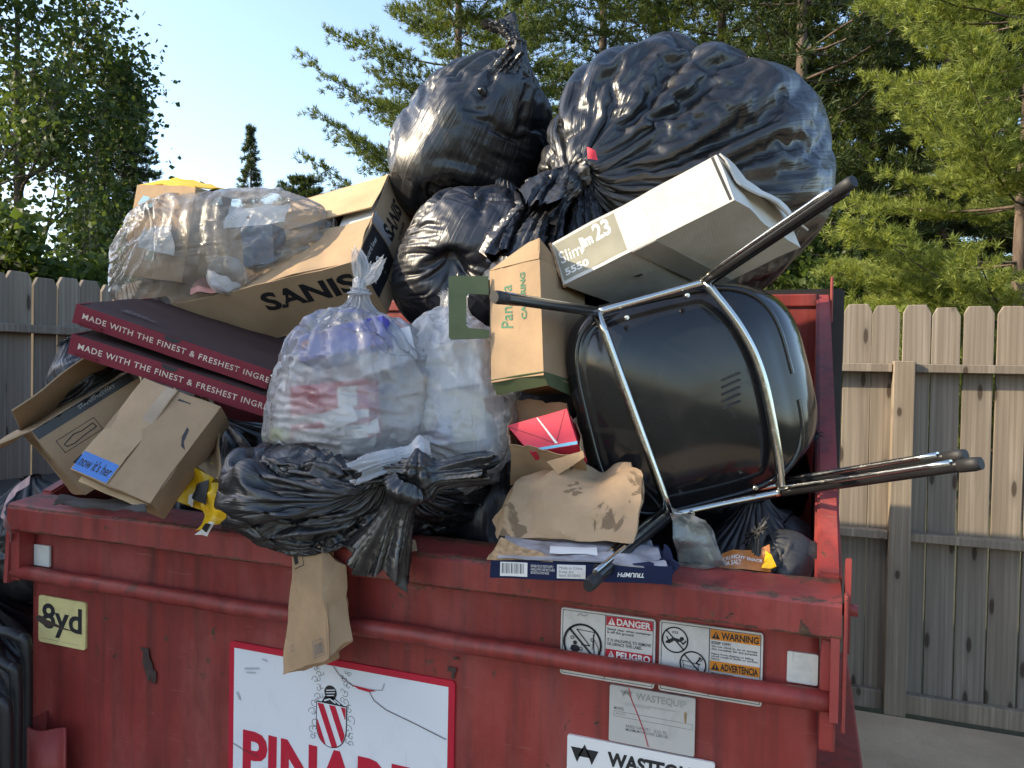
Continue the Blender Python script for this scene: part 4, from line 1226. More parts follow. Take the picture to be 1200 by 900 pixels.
def hexa(name, C, mat, parent=None, n=10, amp=.0, scale=5, seed=1, bulge=0.0, sharp=40, pinch=None):
    """closed block through 8 corners: C[0..3] front face (bl, br, tr, tl), C[4..7] the back face in the same order."""
    bm = bmesh.new(); bmesh.ops.create_cube(bm, size=1.0)
    bmesh.ops.subdivide_edges(bm, edges=list(bm.edges), cuts=n, use_grid_fill=True)
    me = bm_mesh(name, bm)
    m = len(me.vertices); co = np.empty(m * 3, np.float32); me.vertices.foreach_get('co', co); q = co.reshape(-1, 3).astype(float) + .5
    u, w, v = q[:, :1], q[:, 1:2], q[:, 2:]
    C = [np.asarray(c, float) for c in C]
    fr = (1 - u) * (1 - v) * C[0] + u * (1 - v) * C[1] + u * v * C[2] + (1 - u) * v * C[3]
    bk = (1 - u) * (1 - v) * C[4] + u * (1 - v) * C[5] + u * v * C[6] + (1 - u) * v * C[7]
    P = (1 - w) * fr + w * bk
    ctr = P.mean(0); out = P - ctr; out /= np.linalg.norm(out, axis=1, keepdims=True)
    if bulge:
        P = P + out * bulge * (4 * np.minimum.reduce([np.maximum(u * (1 - u), 0) + np.maximum(v * (1 - v), 0), np.maximum(u * (1 - u), 0) + np.maximum(w * (1 - w), 0), np.maximum(w * (1 - w), 0) + np.maximum(v * (1 - v), 0)]))
    if amp: P = P + out * crumple(P, amp, scale, seed)[:, None]
    if pinch is not None: P = pinch(P, u[:, 0], v[:, 0], w[:, 0])
    me.vertices.foreach_set('co', P.astype(np.float32).ravel()); me.update()
    bm = bmesh.new(); bm.from_mesh(me); bmesh.ops.recalc_face_normals(bm, faces=bm.faces); bm.to_mesh(me); bm.free()
    me.polygons.foreach_set('use_smooth', [True] * len(me.polygons)); me.set_sharp_from_angle(angle=radians(sharp))
    return link(name, me, mat, parent)
def block(o, u, v, w):
    """8 corners of a box: front face spanned by u (right) and v (up) from o, depth w away."""
    o, u, v, w = [np.asarray(a, float) for a in (o, u, v, w)]
    return [o, o + u, o + u + v, o + v, o + w, o + u + w, o + u + v + w, o + v + w]
def ortho(o, pu, pv, depth):
    """frame from a corner and two points: u exact, v squared up, w = away from the camera side with length depth."""
    o = np.asarray(o, float); u = np.asarray(pu, float) - o; v = np.asarray(pv, float) - o
    un = unit(u); v = v - un * np.dot(v, un); w = unit(np.cross(v, u)) * depth
    return o, u, v, w
def carton(name, label, o, u, v, w, mat, seed=1, amp=.0025, cat='box', group=None, n=10):
    root = thing(name, label, cat, np.asarray(o, float) + (u + v + w) / 2, group)
    b = hexa('body', block(o, u, v, w), mat, root, n, amp, 7, seed)
    return root, b
TAPE = plain('packing_tape', (.34, .25, .16), .28, .15)
BLACKTAPE = plain('black_tape', (.018, .018, .02), .4, .3)
BLUEPRINT = plain('blue_print', (.045, .16, .46), .6, .12)
GREENPRINT = plain('olive_green_card', (.075, .10, .045), .75, .15)
REDCARD = plain('red_card', (.60, .030, .060), .55, .12)
SKYPRINT = plain('sky_blue_print', (.16, .46, .62), .55)
NAVY = cardboard('navy_printed_card', (.012, .018, .052), strength=.2)

# --- long carton with the black stock label, resting across the heap
p0 = PY(417, 306, .34); q0 = PY(140, 374, .30); p1 = PY(472, 200, .64)
Lg = q0 - p0; W = p1 - p0; W = W - unit(Lg) * np.dot(W, unit(Lg)); Hn = unit(np.cross(Lg, W)) ; Hn = Hn if Hn[2] < 0 else -Hn
Hh = .19
SAN_P, SAN_N = p0.copy(), -Hn
root = thing('cardboard_box', 'long tan cardboard box with black stock label and big SANIS lettering', 'box', p0 + Lg / 2 + W / 2 + Hn * Hh / 2)
# four side walls, end, two lid flaps (the lid face is split along its middle and gapes)
th = .004
lu, wu = unit(Lg), unit(W); lL, lW = np.linalg.norm(Lg), np.linalg.norm(W)
def SB(l, w, h): return p0 + lu * l + wu * w + Hn * h
FRS = panel('front_side', SB(lL, 0, Hh), SB(0, 0, Hh), SB(0, 0, 0), SB(lL, 0, 0), CARD, root, th, 16, .003, 5, .006, 3)
panel('back_side', SB(0, lW, Hh), SB(lL, lW, Hh), SB(lL, lW, 0), SB(0, lW, 0), CARD_D, root, th, 12, .003, 5, .004, 4)
panel('bottom', SB(0, 0, Hh), SB(lL, 0, Hh), SB(lL, lW, Hh), SB(0, lW, Hh), CARD_D, root, th, 12, .002)
END = panel('end_side', SB(0, 0, Hh), SB(0, lW, Hh), SB(0, lW, 0), SB(0, 0, 0), CARD, root, th, 16, .0025, 6, .004, 6)
gap = .02
panel('lid_flap', SB(lL + .11, 0.004, 0), SB(.004, 0.004, 0), SB(.004, lW * .47, -.004), SB(lL + .08, lW * .40, -.01), CARD, root, th, 20, .0035, 5, -.010, 5)
panel('lid_flap', SB(lL, lW * .54 + .004, -.030), SB(.004, lW * .54, -.014), SB(.004, lW - .004, 0), SB(lL, lW - .004, 0), CARD_L, root, th, 20, .003, 5, .004, 8)  # rear flap's sunlit brightness is put in with the paler cardboard
panel('inner_flap', SB(.003, lW * .3, .010), SB(.12, lW * .3, .012), SB(.12, lW * .72, .012), SB(.003, lW * .72, .010), WHITECARD, root, .003, 6)
# print on the end
ex, ey = wu, -Hn
def SE(w, h): return SB(0, w, h) - lu * .0045
lettering('SANIS', SE(lW * .50, .045), ex, ey, INK, END, lW * .37, .058, .035, 1.0, lift=.004, on=END)
lettering('à l\'échelle', SE(lW * .62, .118), ex, ey, INK, END, lW * .2, .014, .01, lift=.004, on=END)
decal('stock_label', SE(lW * .02, .004), ex, ey, rect(0, -.135, lW * .40, -.002), INK, END, .0030, on=END)
lettering('920', SE(lW * .06, .062), ex, ey, WHITEINK, END, lW * .20, .046, .02, lift=.006, on=END)
lettering('cardboard liner', SE(lW * .05, .028), ex, ey, WHITEINK, END, lW * .30, .013, .0, lift=.006, on=END)
decal('tape', SE(lW * .44, .0), ex, ey, rect(0, -.10, lW * .11, 0), plain('grey_tape', (.36, .33, .33), .35), END, .0035, on=END)
decal('recycling_mark', SE(lW * .30, .15), ex, ey, ring(.0, .0, .035, .004, 14), INK, END, .004, on=END)
lettering('SANIS', SB(.33, 0, .028) + lu * 0, -lu, -Hn, INK, FRS, .30, .062, .035, 1.0, on=FRS)
# --- two pizza boxes
pz_f = _f
def pizza(label, tl, tr, d0, thick_px, seed, dd=0.0):
    a = PD(tl[0], tl[1], d0); b = PD(tr[0], tr[1], d0 + dd)
    x = unit(b - a); up = unit(np.cross(np.cross(x, -_f), x)); up = unit(np.cross(x, _f)) * -1
    if up[2] < 0: up = -up
    y = unit(cos(radians(9)) * np.cross(up, x) * (1 if np.dot(np.cross(up, x), _f) > 0 else -1) + sin(radians(9)) * up)
    zt = unit(np.cross(x, y)); h = thick_px / 900 * d0
    w, dp = .50, .47
    root = thing('pizza_box', label, 'pizza box', a + x * w / 2 + y * dp / 2 - zt * h / 2, 'stacked pizza boxes')
    o = a - zt * h
    # tray and lid
    hexa('tray', block(o + x * .004 + y * .004, x * (w - .008), zt * (h * .78), y * (dp - .006)), CARD_D, root, 8, .0015, 6, seed)
    panel('lid', a - x * .002, a + x * w, a + x * w + y * dp, a + y * dp - x * .002, DARKPRINT, root, .003, 16, .002, 5, -.004, seed + 1)
    fr = panel('front_flap', o + zt * 0 - y * .002, o + x * w - y * .002, a + x * w - y * .002, a - y * .002, MAROON, root, .003, 14, .0012, 7, .002, seed + 2)
    panel('side_flap', o + y * dp - x * .002, o - x * .002, a - x * .002, a + y * dp - x * .002, MAROON, root, .003, 10, .0015, 6, .002, seed + 4)
    panel('tab', o + x * .02 - y * .004, o + x * .075 - y * .004, o + x * .075 - y * .004 + zt * .01 - y * .004, o + x * .02 + zt * .01 - y * .008, MAROON, root, .002, 4)
    lettering('MADE WITH THE FINEST & FRESHEST INGREDIENTS', o + x * .022 + zt * (h * .66), x, zt, CREAMINK, fr, .56, h * .30, .012, 1.15, lift=.0055, on=fr)
    decal('latch', o + x * .225 + zt * h * .98, x, zt, [(0, 0), (.045, 0), (.04, -.008), (.03, -.012), (.015, -.012), (.005, -.008)], INK, fr, .0056, on=fr)
    bc = a + x * .10 + y * .06
    lettering('PIZZA BOX 16 IN\nCORRUGATED RECYCLES', a + x * .07 + y * .10, x, y, INK_GREY, root, .09, .03, .01, lift=.003)
    return root, x, y, zt, a
pizza('maroon edged pizza box lying on top of another pizza box', (90, 356), (305, 430), 1.86, 23, 31)
pizza('lower maroon edged pizza box squeezed between a pizza box and two brown cartons', (85, 391), (295, 459), 1.845, 24, 37)
# --- gaping shipping carton at the corner of the lip
def cam_vec(r, up, fw): return r * _r + up * _u + fw * _f
c = PD(37, 505, 1.84)
u = cam_vec(.166, .150, .15); v = cam_vec(.129, -.133, .10); v = v - unit(u) * np.dot(v, unit(u)); w = unit(np.cross(u, v)) * .17
if np.dot(w, _f) < 0: w = -w
root = thing('cardboard_box', 'gaping shipping carton with black taped edge and bottle outline at the lip corner', 'box', c + (u + v + w) / 2)
P8 = [c + v, c + u + v, c + u, c]
body = hexa('body', [c + v, c + u + v, c + u, c, c + v + w, c + u + v + w, c + u + w, c + w], CARD, root, 10, .003, 6, 41)
xn, yn = unit(u), unit(-v)
nrm_ = np.cross(xn, yn)
sgn = 1 if np.dot(nrm_, -_f) > 0 else -1
def onA(a, b): return c + u * a + v * b
panel('flap', c + w * .95 - unit(u) * .0, c + u * 1.02 + w * .95, c + u * .96 - v * .02 + w * .2 + unit(-v) * .075 - _f * .02, c - unit(-v) * -.06 + w * .25, CARD_D, root, .004, 10, .003, 6, .004, 5)
panel('flap', c + w - unit(u) * .004, c - unit(u) * .004, c - unit(v) * .02 - unit(u) * .10 + w * .1, c - unit(u) * .10 + w * .9, CARD, root, .004, 10, .003, 6, .006, 6)
decal('tape', c - nrm_ * 0, xn, yn, rect(0, -.026, np.linalg.norm(u), .0), BLACKTAPE, body, .004, on=body)
lettering('STAPERFREEWAY', onA(.42, .03), xn, yn, INK_FADED, body, .10, .010, .01, lift=.0052, on=body)
decal('bottle_outline', onA(.10, .40), xn, yn, stroke([(0, .03), (.10, .03), (.10, -.005), (0, -.005), (0, .03)], .0016) + stroke([(.01, .013), (.04, .022), (.06, .018), (.09, .02), (.092, .008), (.06, .006), (.03, .002), (.012, .005), (.01, .013)], .0025), INK, body, .004, on=body)
decal('stock_label', onA(.55, .62), xn, yn, rect(0, -.02, .085, .0), INK, body, .0035, on=body)
lettering('TCOO HOT', onA(.57, .645), xn, yn, CARD, body, .075, .013, .02, lift=.0048, on=body)
lettering('keep everything', onA(.12, .88), xn, yn, INK, body, .13, .013, .012, lift=.004, on=body)
xb, yb = unit(v), unit(-w) * 1.0
no = np.cross(xb, unit(w)); 
bx_, by_ = (unit(v), -unit(np.cross(unit(u), unit(v)))) if False else (unit(v), unit(-w))
def onB(a, b): return c + v * a + w * b - unit(u) * .0
side_n = -unit(u)
# text on the end face: x along v, up chosen so the print faces outward
by_ = np.cross(side_n, unit(v))
for k, (tx, ln) in enumerate((('NO FRAGILE', .06), ('Premium quality goods', .10), ('Made for everyday use', .11), ('Please recycle', .08))):
    o_ = (onB(.14, .0) if by_ @ w < 0 else onB(.14, 1.0)) + (-by_) * (.030 + k * .021)
    lettering(tx, o_, unit(v), by_, INK_GREY, body, ln, .010, .012, lift=.004, on=body)
# --- carton with the blue strip, its big flap face out
o, u, v, w = ortho(PD(83, 550, 1.70), PD(176, 590, 1.66), PD(155, 437, 1.84), .085)
root, b = carton('cardboard_box', 'brown carton with blue printed strip leaning on the lip', o, u, v, w, CARD_D, 44, .002)
xn, yn = unit(u), unit(v); lw, lh = np.linalg.norm(u), np.linalg.norm(v)
half = .46
FL1 = panel('flap', o - w * .03, o + u * half - w * .03, o + u * half + v * .995 - w * .02, o + v * .995 - w * .02, CARD, root, .004, 12, .0025, 6, .003, 2)
FL2 = panel('flap', o + u * (half + .02) - w * .02, o + u - w * .02, o + u + v * .995 - w * .015, o + u * (half + .02) + v * .995 - w * .015, CARD_D, root, .004, 12, .0025, 6, .002, 5)
decal('printed_strip', o - w * .05, xn, yn, rect(.002, .002, lw * half - .002, .048), BLUEPRINT, FL1, .004, on=FL1)
lettering('I now it\'s her', o - w * .05 + v * .0 + yn * .040, xn, yn, INK, FL1, lw * half * .93, .026, .014, lift=.0058, on=FL1)
decal('tape', o - w * .05, xn, yn, rect(lw * half - .030, lh * .62, lw * half - .002, lh * .99), TAPE, FL1, .0035, on=FL1)
decal('printed_mark', o - w * .05, xn, yn, [rect(lw * .52, lh * .90, lw * .68, lh * .935), rect(lw * .52, lh * .84, lw * .68, lh * .875)], INK, FL2, .005, on=FL2)
decal('printed_arc', o - w * .03, xn, yn, [(lw * .82, lh * .72), (lw * .86, lh * .70), (lw * .90, lh * .58), (lw * .97, lh * .52), (lw * .90, lh * .54), (lw * .84, lh * .62)], INK, FL2, .004, on=FL2)
panel('liner', o - v * .05 + u * .1 + w * .2, o + u * .9 - v * .05 + w * .2, o + u * .92 + w * .25, o + u * .08 + w * .25, CARD_L, root, .003, 8, .004, 12, 0, 9)

# --- white carton, printed end in the sun
E0 = PD(661, 334, 1.70); E1 = PD(861, 234, 1.55); E2 = PD(646, 285, 1.735); wf = PD(938, 290, 1.86) - E1
u = E1 - E0; v = E2 - E0; v = v - unit(u) * np.dot(u, v) / np.linalg.norm(u); w = np.cross(v, u); w = unit(w) * .42 if np.dot(w, _f) > 0 else -unit(w) * .42
w = wf
root = thing('cardboard_box', 'white carton with printed 23 gallon bin end lying on chair legs', 'box', E0 + (u + v + w) / 2)
b = hexa('body', block(E0, u, v, w), WHITECARD, root, 10, .003, 7, 51)
xn, yn = unit(u), unit(v); lw, lh = np.linalg.norm(u), np.linalg.norm(v)
ST_TAN = plain('grey_tan_print', (.25, .24, .18), .7, .1)
decal('printed_patch', E0, xn, yn, rect(.004, .008, lw * .40, lh - .006), ST_TAN, b, .0035, on=b)
decal('clear_tape', E0, xn, yn, rect(lw * .40, .006, lw * .56, lh - .012), plain('tape_shine', (.58, .56, .50), .25, .05), b, .0032, on=b)
lettering('Slim', E0 + xn * .010 + yn * (lh * .73), xn, yn, WHITEINK, b, lw * .135, .030, .004, lift=.005, on=b)
lettering('Jim', E0 + xn * (lw * .155) + yn * (lh * .80), xn, yn, WHITEINK, b, lw * .085, .034, .045, lift=.005, on=b)
lettering('23', E0 + xn * (lw * .255) + yn * (lh * .92), xn, yn, WHITEINK, b, lw * .10, .040, .03, lift=.005, on=b)
lettering('5550', E0 + xn * .012 + yn * (lh * .32), xn, yn, WHITEINK, b, lw * .145, .018, .03, lift=.005, on=b)
FLUTE = plain('torn_flute_edge', (.36, .22, .11), .9, .35, 90, bump=.6, bscale=140)
panel('torn_edge', E0 - u * .012 - v * .03, E0 + u * .006 - v * .02, E0 + u * .006 + v * 1.02, E0 - u * .008 + v, FLUTE, root, .006, 8, .003, 30, 0, 3)
decal('seam', E0 + u * .985, yn, -xn, rect(.004, -.002, lh, .004), INK, b, .0055, on=b)
panel('flap', E0 + u + v + xn * .004, E0 + u + v + w * .85 + xn * .004, E0 + u + v + w * .97 + xn * .035 - v * .75, E0 + u + v * .96 + w * .06 + xn * .02 - v * .62, WHITECARD, root, .004, 10, .004, 9, .004, 7)
cb = E0 + u * .5 + w * .30
wn_ = unit(w); bn = np.cross(wn_, xn)
decal('maker_stamp', E0 + u * .52 + w * .18, xn, unit(w), stroke([(.03 * cos(a), .011 * sin(a)) for a in np.linspace(0, 6.283, 20)], .0013) + stroke([(-.02, 0), (.02, 0)], .004), INK_GREY, b, .004 if np.dot(np.cross(xn, wn_), -_u) > 0 else -.004, on=b)
panel('tape', E0 + u * .42 - yn * .003, E0 + u * .42 + w - yn * .003, E0 + u * .56 + w - yn * .003, E0 + u * .56 - yn * .003, plain('shiny_tape_grey', (.42, .39, .35), .3, .1), root, .001, 6)

# --- catering box with green handle
o, u, v, w = ortho(PD(576, 448, 1.665), PD(637, 439, 1.60), PD(586, 314, 1.70), .24)
w = unit(w) * .22
root = thing('catering_box', 'tan catering carton with olive green handle leaning against the black chair', 'box', o + (u + v + w) / 2)
b = hexa('body', block(o, u, v, w), CARD, root, 8, .0015, 7, 61)
xn, yn = unit(u), unit(v); lw, lh = np.linalg.norm(u), np.linalg.norm(v)
panel('gable_flap', o + v - w * .008, o + u + v - w * .008, o + u * 1.0 + v + yn * .048 + w * .02, o + u * .78 + v + yn * .044 + w * .02, CARD, root, .004, 10, .001)
panel('gable_flap', o + u + v, o + u + v + w, o + u + v + w + yn * .02 - xn * .03, o + u + v + yn * .045, CARD_D, root, .004, 10, .002)
panel('base_band', o - yn * .026 + w * .10, o + u - yn * .020 + w * .08, o + u - w * .012 + yn * .006, o - w * .012 + yn * .004, GREENPRINT, root, .003, 8, .001)
panel('base_band', o + u - yn * .020 + w * .08, o + u - yn * .03 + w * .9, o + u + xn * .002 + yn * .012 + w, o + u + xn * .002 + yn * .006 - w * .01, GREENPRINT, root, .003, 8, .001)
# handle plate with its cut-out
hx = [(0, .035), (-.083, .035), (-.088, .030), (-.088, -.105), (-.083, -.110), (0, -.106), (0, -.088), (-.044, -.084), (-.050, -.078), (-.049, -.012), (-.044, -.006), (0, -.008)]
bm = bmesh.new(); zc = unit(np.cross(xn, yn)); Mx = frame_mat(o + v * .80 - w * .02, _r + .10 * _f, yn)
a_ = [bm.verts.new(Mx @ Vector((p[0], p[1], .004))) for p in hx]; b_ = [bm.verts.new(Mx @ Vector((p[0], p[1], .0005))) for p in hx]
bm.faces.new(a_); bm.faces.new(b_[::-1])
for i in range(len(hx)): bm.faces.new((a_[i], b_[i], b_[(i + 1) % len(hx)], a_[(i + 1) % len(hx)]))
bmesh.ops.triangulate(bm, faces=bm.faces); bmesh.ops.recalc_face_normals(bm, faces=bm.faces)
link('handle', bm_mesh('handle', bm), GREENPRINT, root)
GREENINK = plain('green_ink', (.05, .16, .085), .7)
lettering('Panera', o + xn * (lw * .22) + yn * (lh * .44), yn, -xn, GREENINK, b, .098, .030, .008, 1.0, .15, lift=.0035, on=b)
lettering('CATERING', o + xn * (lw * .62) + yn * (lh * .50), yn, -xn, GREENINK, b, .105, .013, .03, lift=.0035, on=b)
# --- flat navy box on the lip
a = PZ(574, 677, 1.143); bq = PZ(786, 685, 1.143)
u = bq - a; u[2] = 0; v = V3(0, 0, .034); w = unit(V3(-u[1], u[0], 0)) * .165
root = thing('flat_box', 'flat torn navy blue box with barcode lying on the lip', 'box', a + (u + w) / 2)
xn = unit(u); lw = np.linalg.norm(u)
b = hexa('body', block(a, u, v * .92, w), NAVY, root, 8, .002, 9, 71)
GLOSSY = plain('glossy_print_grey', (.30, .29, .31), .35, .55, 22)
panel('lid', a + v * 1.0 + u * .04 - w * .0, a + u * .98 + v * 1.0, a + u * .95 + v * 1.10 + w, a + u * .05 + v * 1.35 + w, GLOSSY, root, .003, 12, .004, 12, .006, 4)
panel('torn_flap', a + v * .95 - u * .02, a + v * .98 + u * .35, a + v * 1.15 + u * .33 + w * .14, a + v * 1.8 + u * .05 + w * .22, FLUTE, root, .004, 12, .004, 22, .0, 8)
panel('torn_end', a + u * 1.0 - v * .05, a + u * 1.0 + w * .5, a + u * 1.02 + v * 1.5 + w * .5, a + u * 1.015 + v * 1.15, NAVY, root, .004, 10, .005, 20, .0, 9)
decal('barcode_label', a, xn, ZU, rect(.018, .004, .066, .029), WHITEINK, b, .003, on=b)
decal('barcode', a, xn, ZU, [rect(.021 + k * .0027, .009, .021 + k * .0027 + (.0008 if k % 3 else .0015), .027) for k in range(15)], INK, b, .0042, on=b, over=2)
decal('address_label', a, xn, ZU, rect(.118, .004, .168, .028), WHITEINK, b, .003, on=b)
lettering('Made in China\nKeep dry\nItem 50-0042', a + xn * .122 + V3(0, 0, .025), xn, ZU, INK_GREY, b, .04, .018, .0, lift=.0042, on=b)
lettering('DISTRIBUTED BY SPORTS SUPPLY\nHANDLE WITH CARE RECYCLABLE\nSEE INSTRUCTIONS INSIDE', a + xn * .072 + V3(0, 0, .026), xn, ZU, WHITEINK, b, .042, .016, .0, lift=.003, on=b)
lettering('TRIUMPH', a + xn * (lw - .045) + V3(0, 0, .010), -xn, -ZU, WHITEINK, b, .046, .008, .03, 1.0, .2, lift=.003, on=b)
panel('shipping_label', *[a + v * 1.30 + u * .33 + w * .10 + xn * p_ + unit(w) * q_ + V3(0, 0, .02 * q_) for p_, q_ in ((0, 0), (.085, 0), (.085, .05), (0, .05))], WHITEINK, root, .0008, 5, .001, 20)
# --- things inside the paper bag and the film bags
def parcel(name, label, o, pu, pv, depth, mat, seed, amp=.001, cat='box', group=None):
    o, u, v, w = ortho(o, pu, pv, depth)
    root = thing(name, label, cat, o + (u + v + w) / 2, group)
    b = hexa('body', block(o, u, v, w), mat, root, 4, amp, 7, seed)
    return root, b, o, u, v, w
# ------------------------------------------------------------------ bags
def keep_above_lip(P):
    """film may not sink into the lip or through the front panel."""
    x, y, z = P[..., 0], P[..., 1], P[..., 2]
    m = (y > -.005) & (y < .11) & (z < 1.147)
    P[..., 2] = np.where(m, 1.147, z)
    m2 = (y >= -.03) & (y <= -.005) & (z < 1.145)
    P[..., 1] = np.where(m2, -.031, P[..., 1])
    return P
def bag(name, label, centre, axis, rx, ry, rz, mat, knot=None, cat='trash bag', group=None, **kw):
    root = thing(name, label, cat, np.asarray(centre, float) - V3(0, 0, rz * .6), group)
    P, fr = tied_bag(name, centre, axis, rx, ry, rz, mat, None, **kw)
    b = link('film', bag_mesh('film', P), mat, root)
    if knot:
        base = P[-1].mean(0)
        km = knot.pop('mat', mat)
        link('knot', knot_mesh('knot', base - unit(axis) * .02, **knot), km, root)
    return root, P
def inside_box(P):
    P[..., 0] = np.clip(P[..., 0], .05, 1.985); P[..., 1] = np.clip(P[..., 1], .11, 1.57)
    return P
BK = dict(excess=.035, vslack=.025, press=(.25, .02), gravity=.22, n=12, core=.76, reach=(.80, 1.0), rad=(.012, .04), gather=.5, bend=.015, flats=20, lump=.10)
# big round bag on top of the heap, tied end towards the yard
c = PY(787, 196, .86); kn = PY(672, 205, .40)
r_, P_ = bag('trash_bag', 'biggest round black trash bag on top of the heap', c, kn - c, .425, .385, .43, BLACKBAG, dict(axis=unit(V3(-.6, -.55, -.25)), length=.12, r0=.04, r1=.12, seed=5, bend_to=(-.02, -.01, -.10)),
             seed=3, neck=.04, **{**BK, 'nu': 236, 'nv': 156, 'n': 12, 'excess': .05, 'gather': .6, 'gravity': .18, 'flats': 20})
# ragged tails of the tie, hanging below the knot
for k, (px, py, ax, ln, r1, sd) in enumerate([(668, 205, (-.35, -.5, -1), .26, .10, 15), (640, 215, (-.5, -.2, -.8), .20, .12, 19), (690, 205, (.05, -.6, -1), .24, .07, 23)]):
    link('torn_tail', knot_mesh('torn_tail', PY(px, py, .40 + .03 * k), V3(*ax), ln, .03, r1, sd, (.02 * k, 0, -.05), 90, 40), BLACKBAG, r_)
panel('red_tie', PY(688, 172, .345), PY(697, 176, .345), PY(700, 188, .35), PY(690, 186, .35), REDCARD, r_, .003, 5, .002, 30)
slump = [(0.02, -1.0), (.55, -.97), (.86, -.82), (1.0, -.50), (.98, -.15), (.88, .20), (.72, .50), (.52, .75), (.30, .93), (.12, 1.06), (.07, 1.12)]
# upright bag with its twisted neck
c = PY(556, 156, .84); kn = PY(604, 58, .80)
r_, P_ = bag('trash_bag', 'upright black trash bag with twisted neck sticking up', c, kn - c, .265, .23, .275, BLACKBAG, dict(axis=unit(V3(-.12, -.1, 1)), length=.085, r0=.022, r1=.046, seed=8, bend_to=(-.05, 0, .0)),
             seed=6, neck=.025, profile=slump, **{**BK, 'gather': .8, 'excess': .05})
link('gathered_fold', knot_mesh('gathered_fold', PY(560, 120, .66), PY(606, 58, .72) - PY(560, 120, .66), .17, .035, .05, 44, (.0, .02, .0), 70, 34), BLACKBAG, r_)
# bag wedged under them
c = PY(553, 296, .60); kn = PY(598, 205, .70)
bag('trash_bag', 'smooth black trash bag wedged under the upright bag beside the tan carton', c, kn - c, .22, .20, .215, BLACKBAG2, None, seed=14, neck=.03, **{**BK, 'gather': .5, 'n': 10})
# slumped bag draped over the lip
c = PY(430, 553, .115); kn = PY(476, 560, -.075)
r_, P_ = bag('trash_bag', 'slumped black trash bag draped over the lip with hanging tied tail', c, kn - c, .335, .122, .175, BLACKBAG, None, seed=17, neck=.04,
             **{**BK, 'excess': .09, 'vslack': .05, 'press': (.2, -.06), 'gather': .7, 'gravity': .25, 'n': 12, 'core': .80, 'spare': keep_above_lip, 'nu': 220, 'nv': 136, 'up': V3(0, 0, 1)})
link('tied_tail', knot_mesh('tied_tail', PY(482, 560, -.075), PY(446, 664, -.06) - PY(482, 560, -.075), .19, .034, .062, 27, (-.01, -.01, -.01), 90, 44, 1., .85, .0006), BLACKBAG, r_)
link('gathered_fold', knot_mesh('gathered_fold', PY(500, 552, -.055), PY(400, 545, -.06) - PY(500, 552, -.055), .13, .03, .04, 33, (0, 0, -.01), 70, 30, 1., .8, .0006), BLACKBAG, r_)
link('gathered_fold', knot_mesh('gathered_fold', PY(490, 560, -.055), PY(560, 548, -.02) - PY(490, 560, -.055), .15, .035, .055, 36, (0, 0, .0), 80, 34, 1., .8, .0006), BLACKBAG, r_)
DULLBAG = black_plastic('dull_black_film', (.008, .008, .009), .55, .3)
# filling of the container
bag('trash_bag', 'black trash bag deep inside the dumpster below the chairs', PY(900, 650, .42), V3(-.2, -.3, 1), .16, .15, .13, BLACKBAG2, None, seed=22, spare=inside_box, nu=140, nv=90, steps=80, **BK)
bag('trash_bag', 'dark bag hanging inside the steel end wall behind the chair legs', PY(935, 600, .62), V3(.1, -.4, 1), .16, .13, .20, BLACKBAG, None, seed=23, spare=inside_box, nu=140, nv=90, steps=80, **BK)
bag('trash_bag', 'small round black bag beside the orange wrapper', PY(926, 654, .21), V3(-.8, -.3, .6), .072, .07, .08, DULLBAG, None, seed=25, nu=120, nv=80, steps=80, **BK)
bag('trash_bag', 'black bag squeezed behind the pizza boxes next to the grey fence', PD(112, 436, 2.12), V3(-.3, -.5, .8), .11, .11, .10, BLACKBAG, None, seed=26, nu=140, nv=90, steps=80, **BK)
for i, (x, y, z, r) in enumerate([(.35, .45, 1.10, .30), (.95, .50, 1.12, .36), (.55, 1.0, 1.25, .40), (1.2, 1.05, 1.45, .42), (1.55, .75, 1.20, .34), (1.62, 1.2, 1.15, .36), (1.3, .36, 1.15, .20)]):
    bag('trash_bag', 'buried black trash bag filling the dumpster under the heap', V3(x, y, z), V3(.2 * sin(i), -.2, 1), r, r * .9, r * .75, BLACKBAG2, None, group='bags buried in the dumpster', spare=inside_box, seed=40 + i, nu=80, nv=54, steps=36, **BK)

# ---- clear bags
CK = dict(excess=.07, vslack=.018, press=(.2, -.03), gravity=.25, n=12, core=.78, reach=(.82, 1.0), rad=(.015, .04), gather=.8, bend=.015, flats=12, lump=.08)
pear = [(0.02, -1.0), (.45, -.99), (.80, -.90), (.97, -.62), (1.0, -.30), (.98, .05), (.92, .38), (.76, .65), (.50, .85), (.22, .98), (.08, 1.02)]
c = PY(412, 438, .12)
r_, P_ = bag('clear_bag', 'clear knotted bag with blue box and red carton inside', c, V3(.06, .05, 1), .205, .165, .195, CLEAR, None, cat='clear bag', seed=31, neck=.018, profile=pear, **{**CK, 'nu': 216, 'nv': 144, 'excess': .08})
kb = P_[-1].mean(0)
link('knot', knot_mesh('knot', kb - V3(0, 0, .015), V3(.02, -.05, 1), .040, .020, .014, 51, (0, 0, 0), 60, 30, 1., .45, .0006), CLEARKNOT, r_)
for k, (dd, sd, ln, wd, cl) in enumerate([((.05, -.10, 1), (1, .3, 0), .088, .030, (-.012, 0, -.004)), ((.65, -.1, .75), (.5, -.4, -.4), .075, .028, (.012, 0, .004)), ((.35, .1, .9), (1, 0, -.4), .055, .020, (.0, .0, 0))]):
    link('knot_ear', ear_mesh('knot_ear', kb + V3(.004 * k, 0, .010), V3(*dd), V3(*sd), ln, wd, 52 + k, 1.1, cl), CLEARKNOT, r_)
c = PY(526, 450, .235)
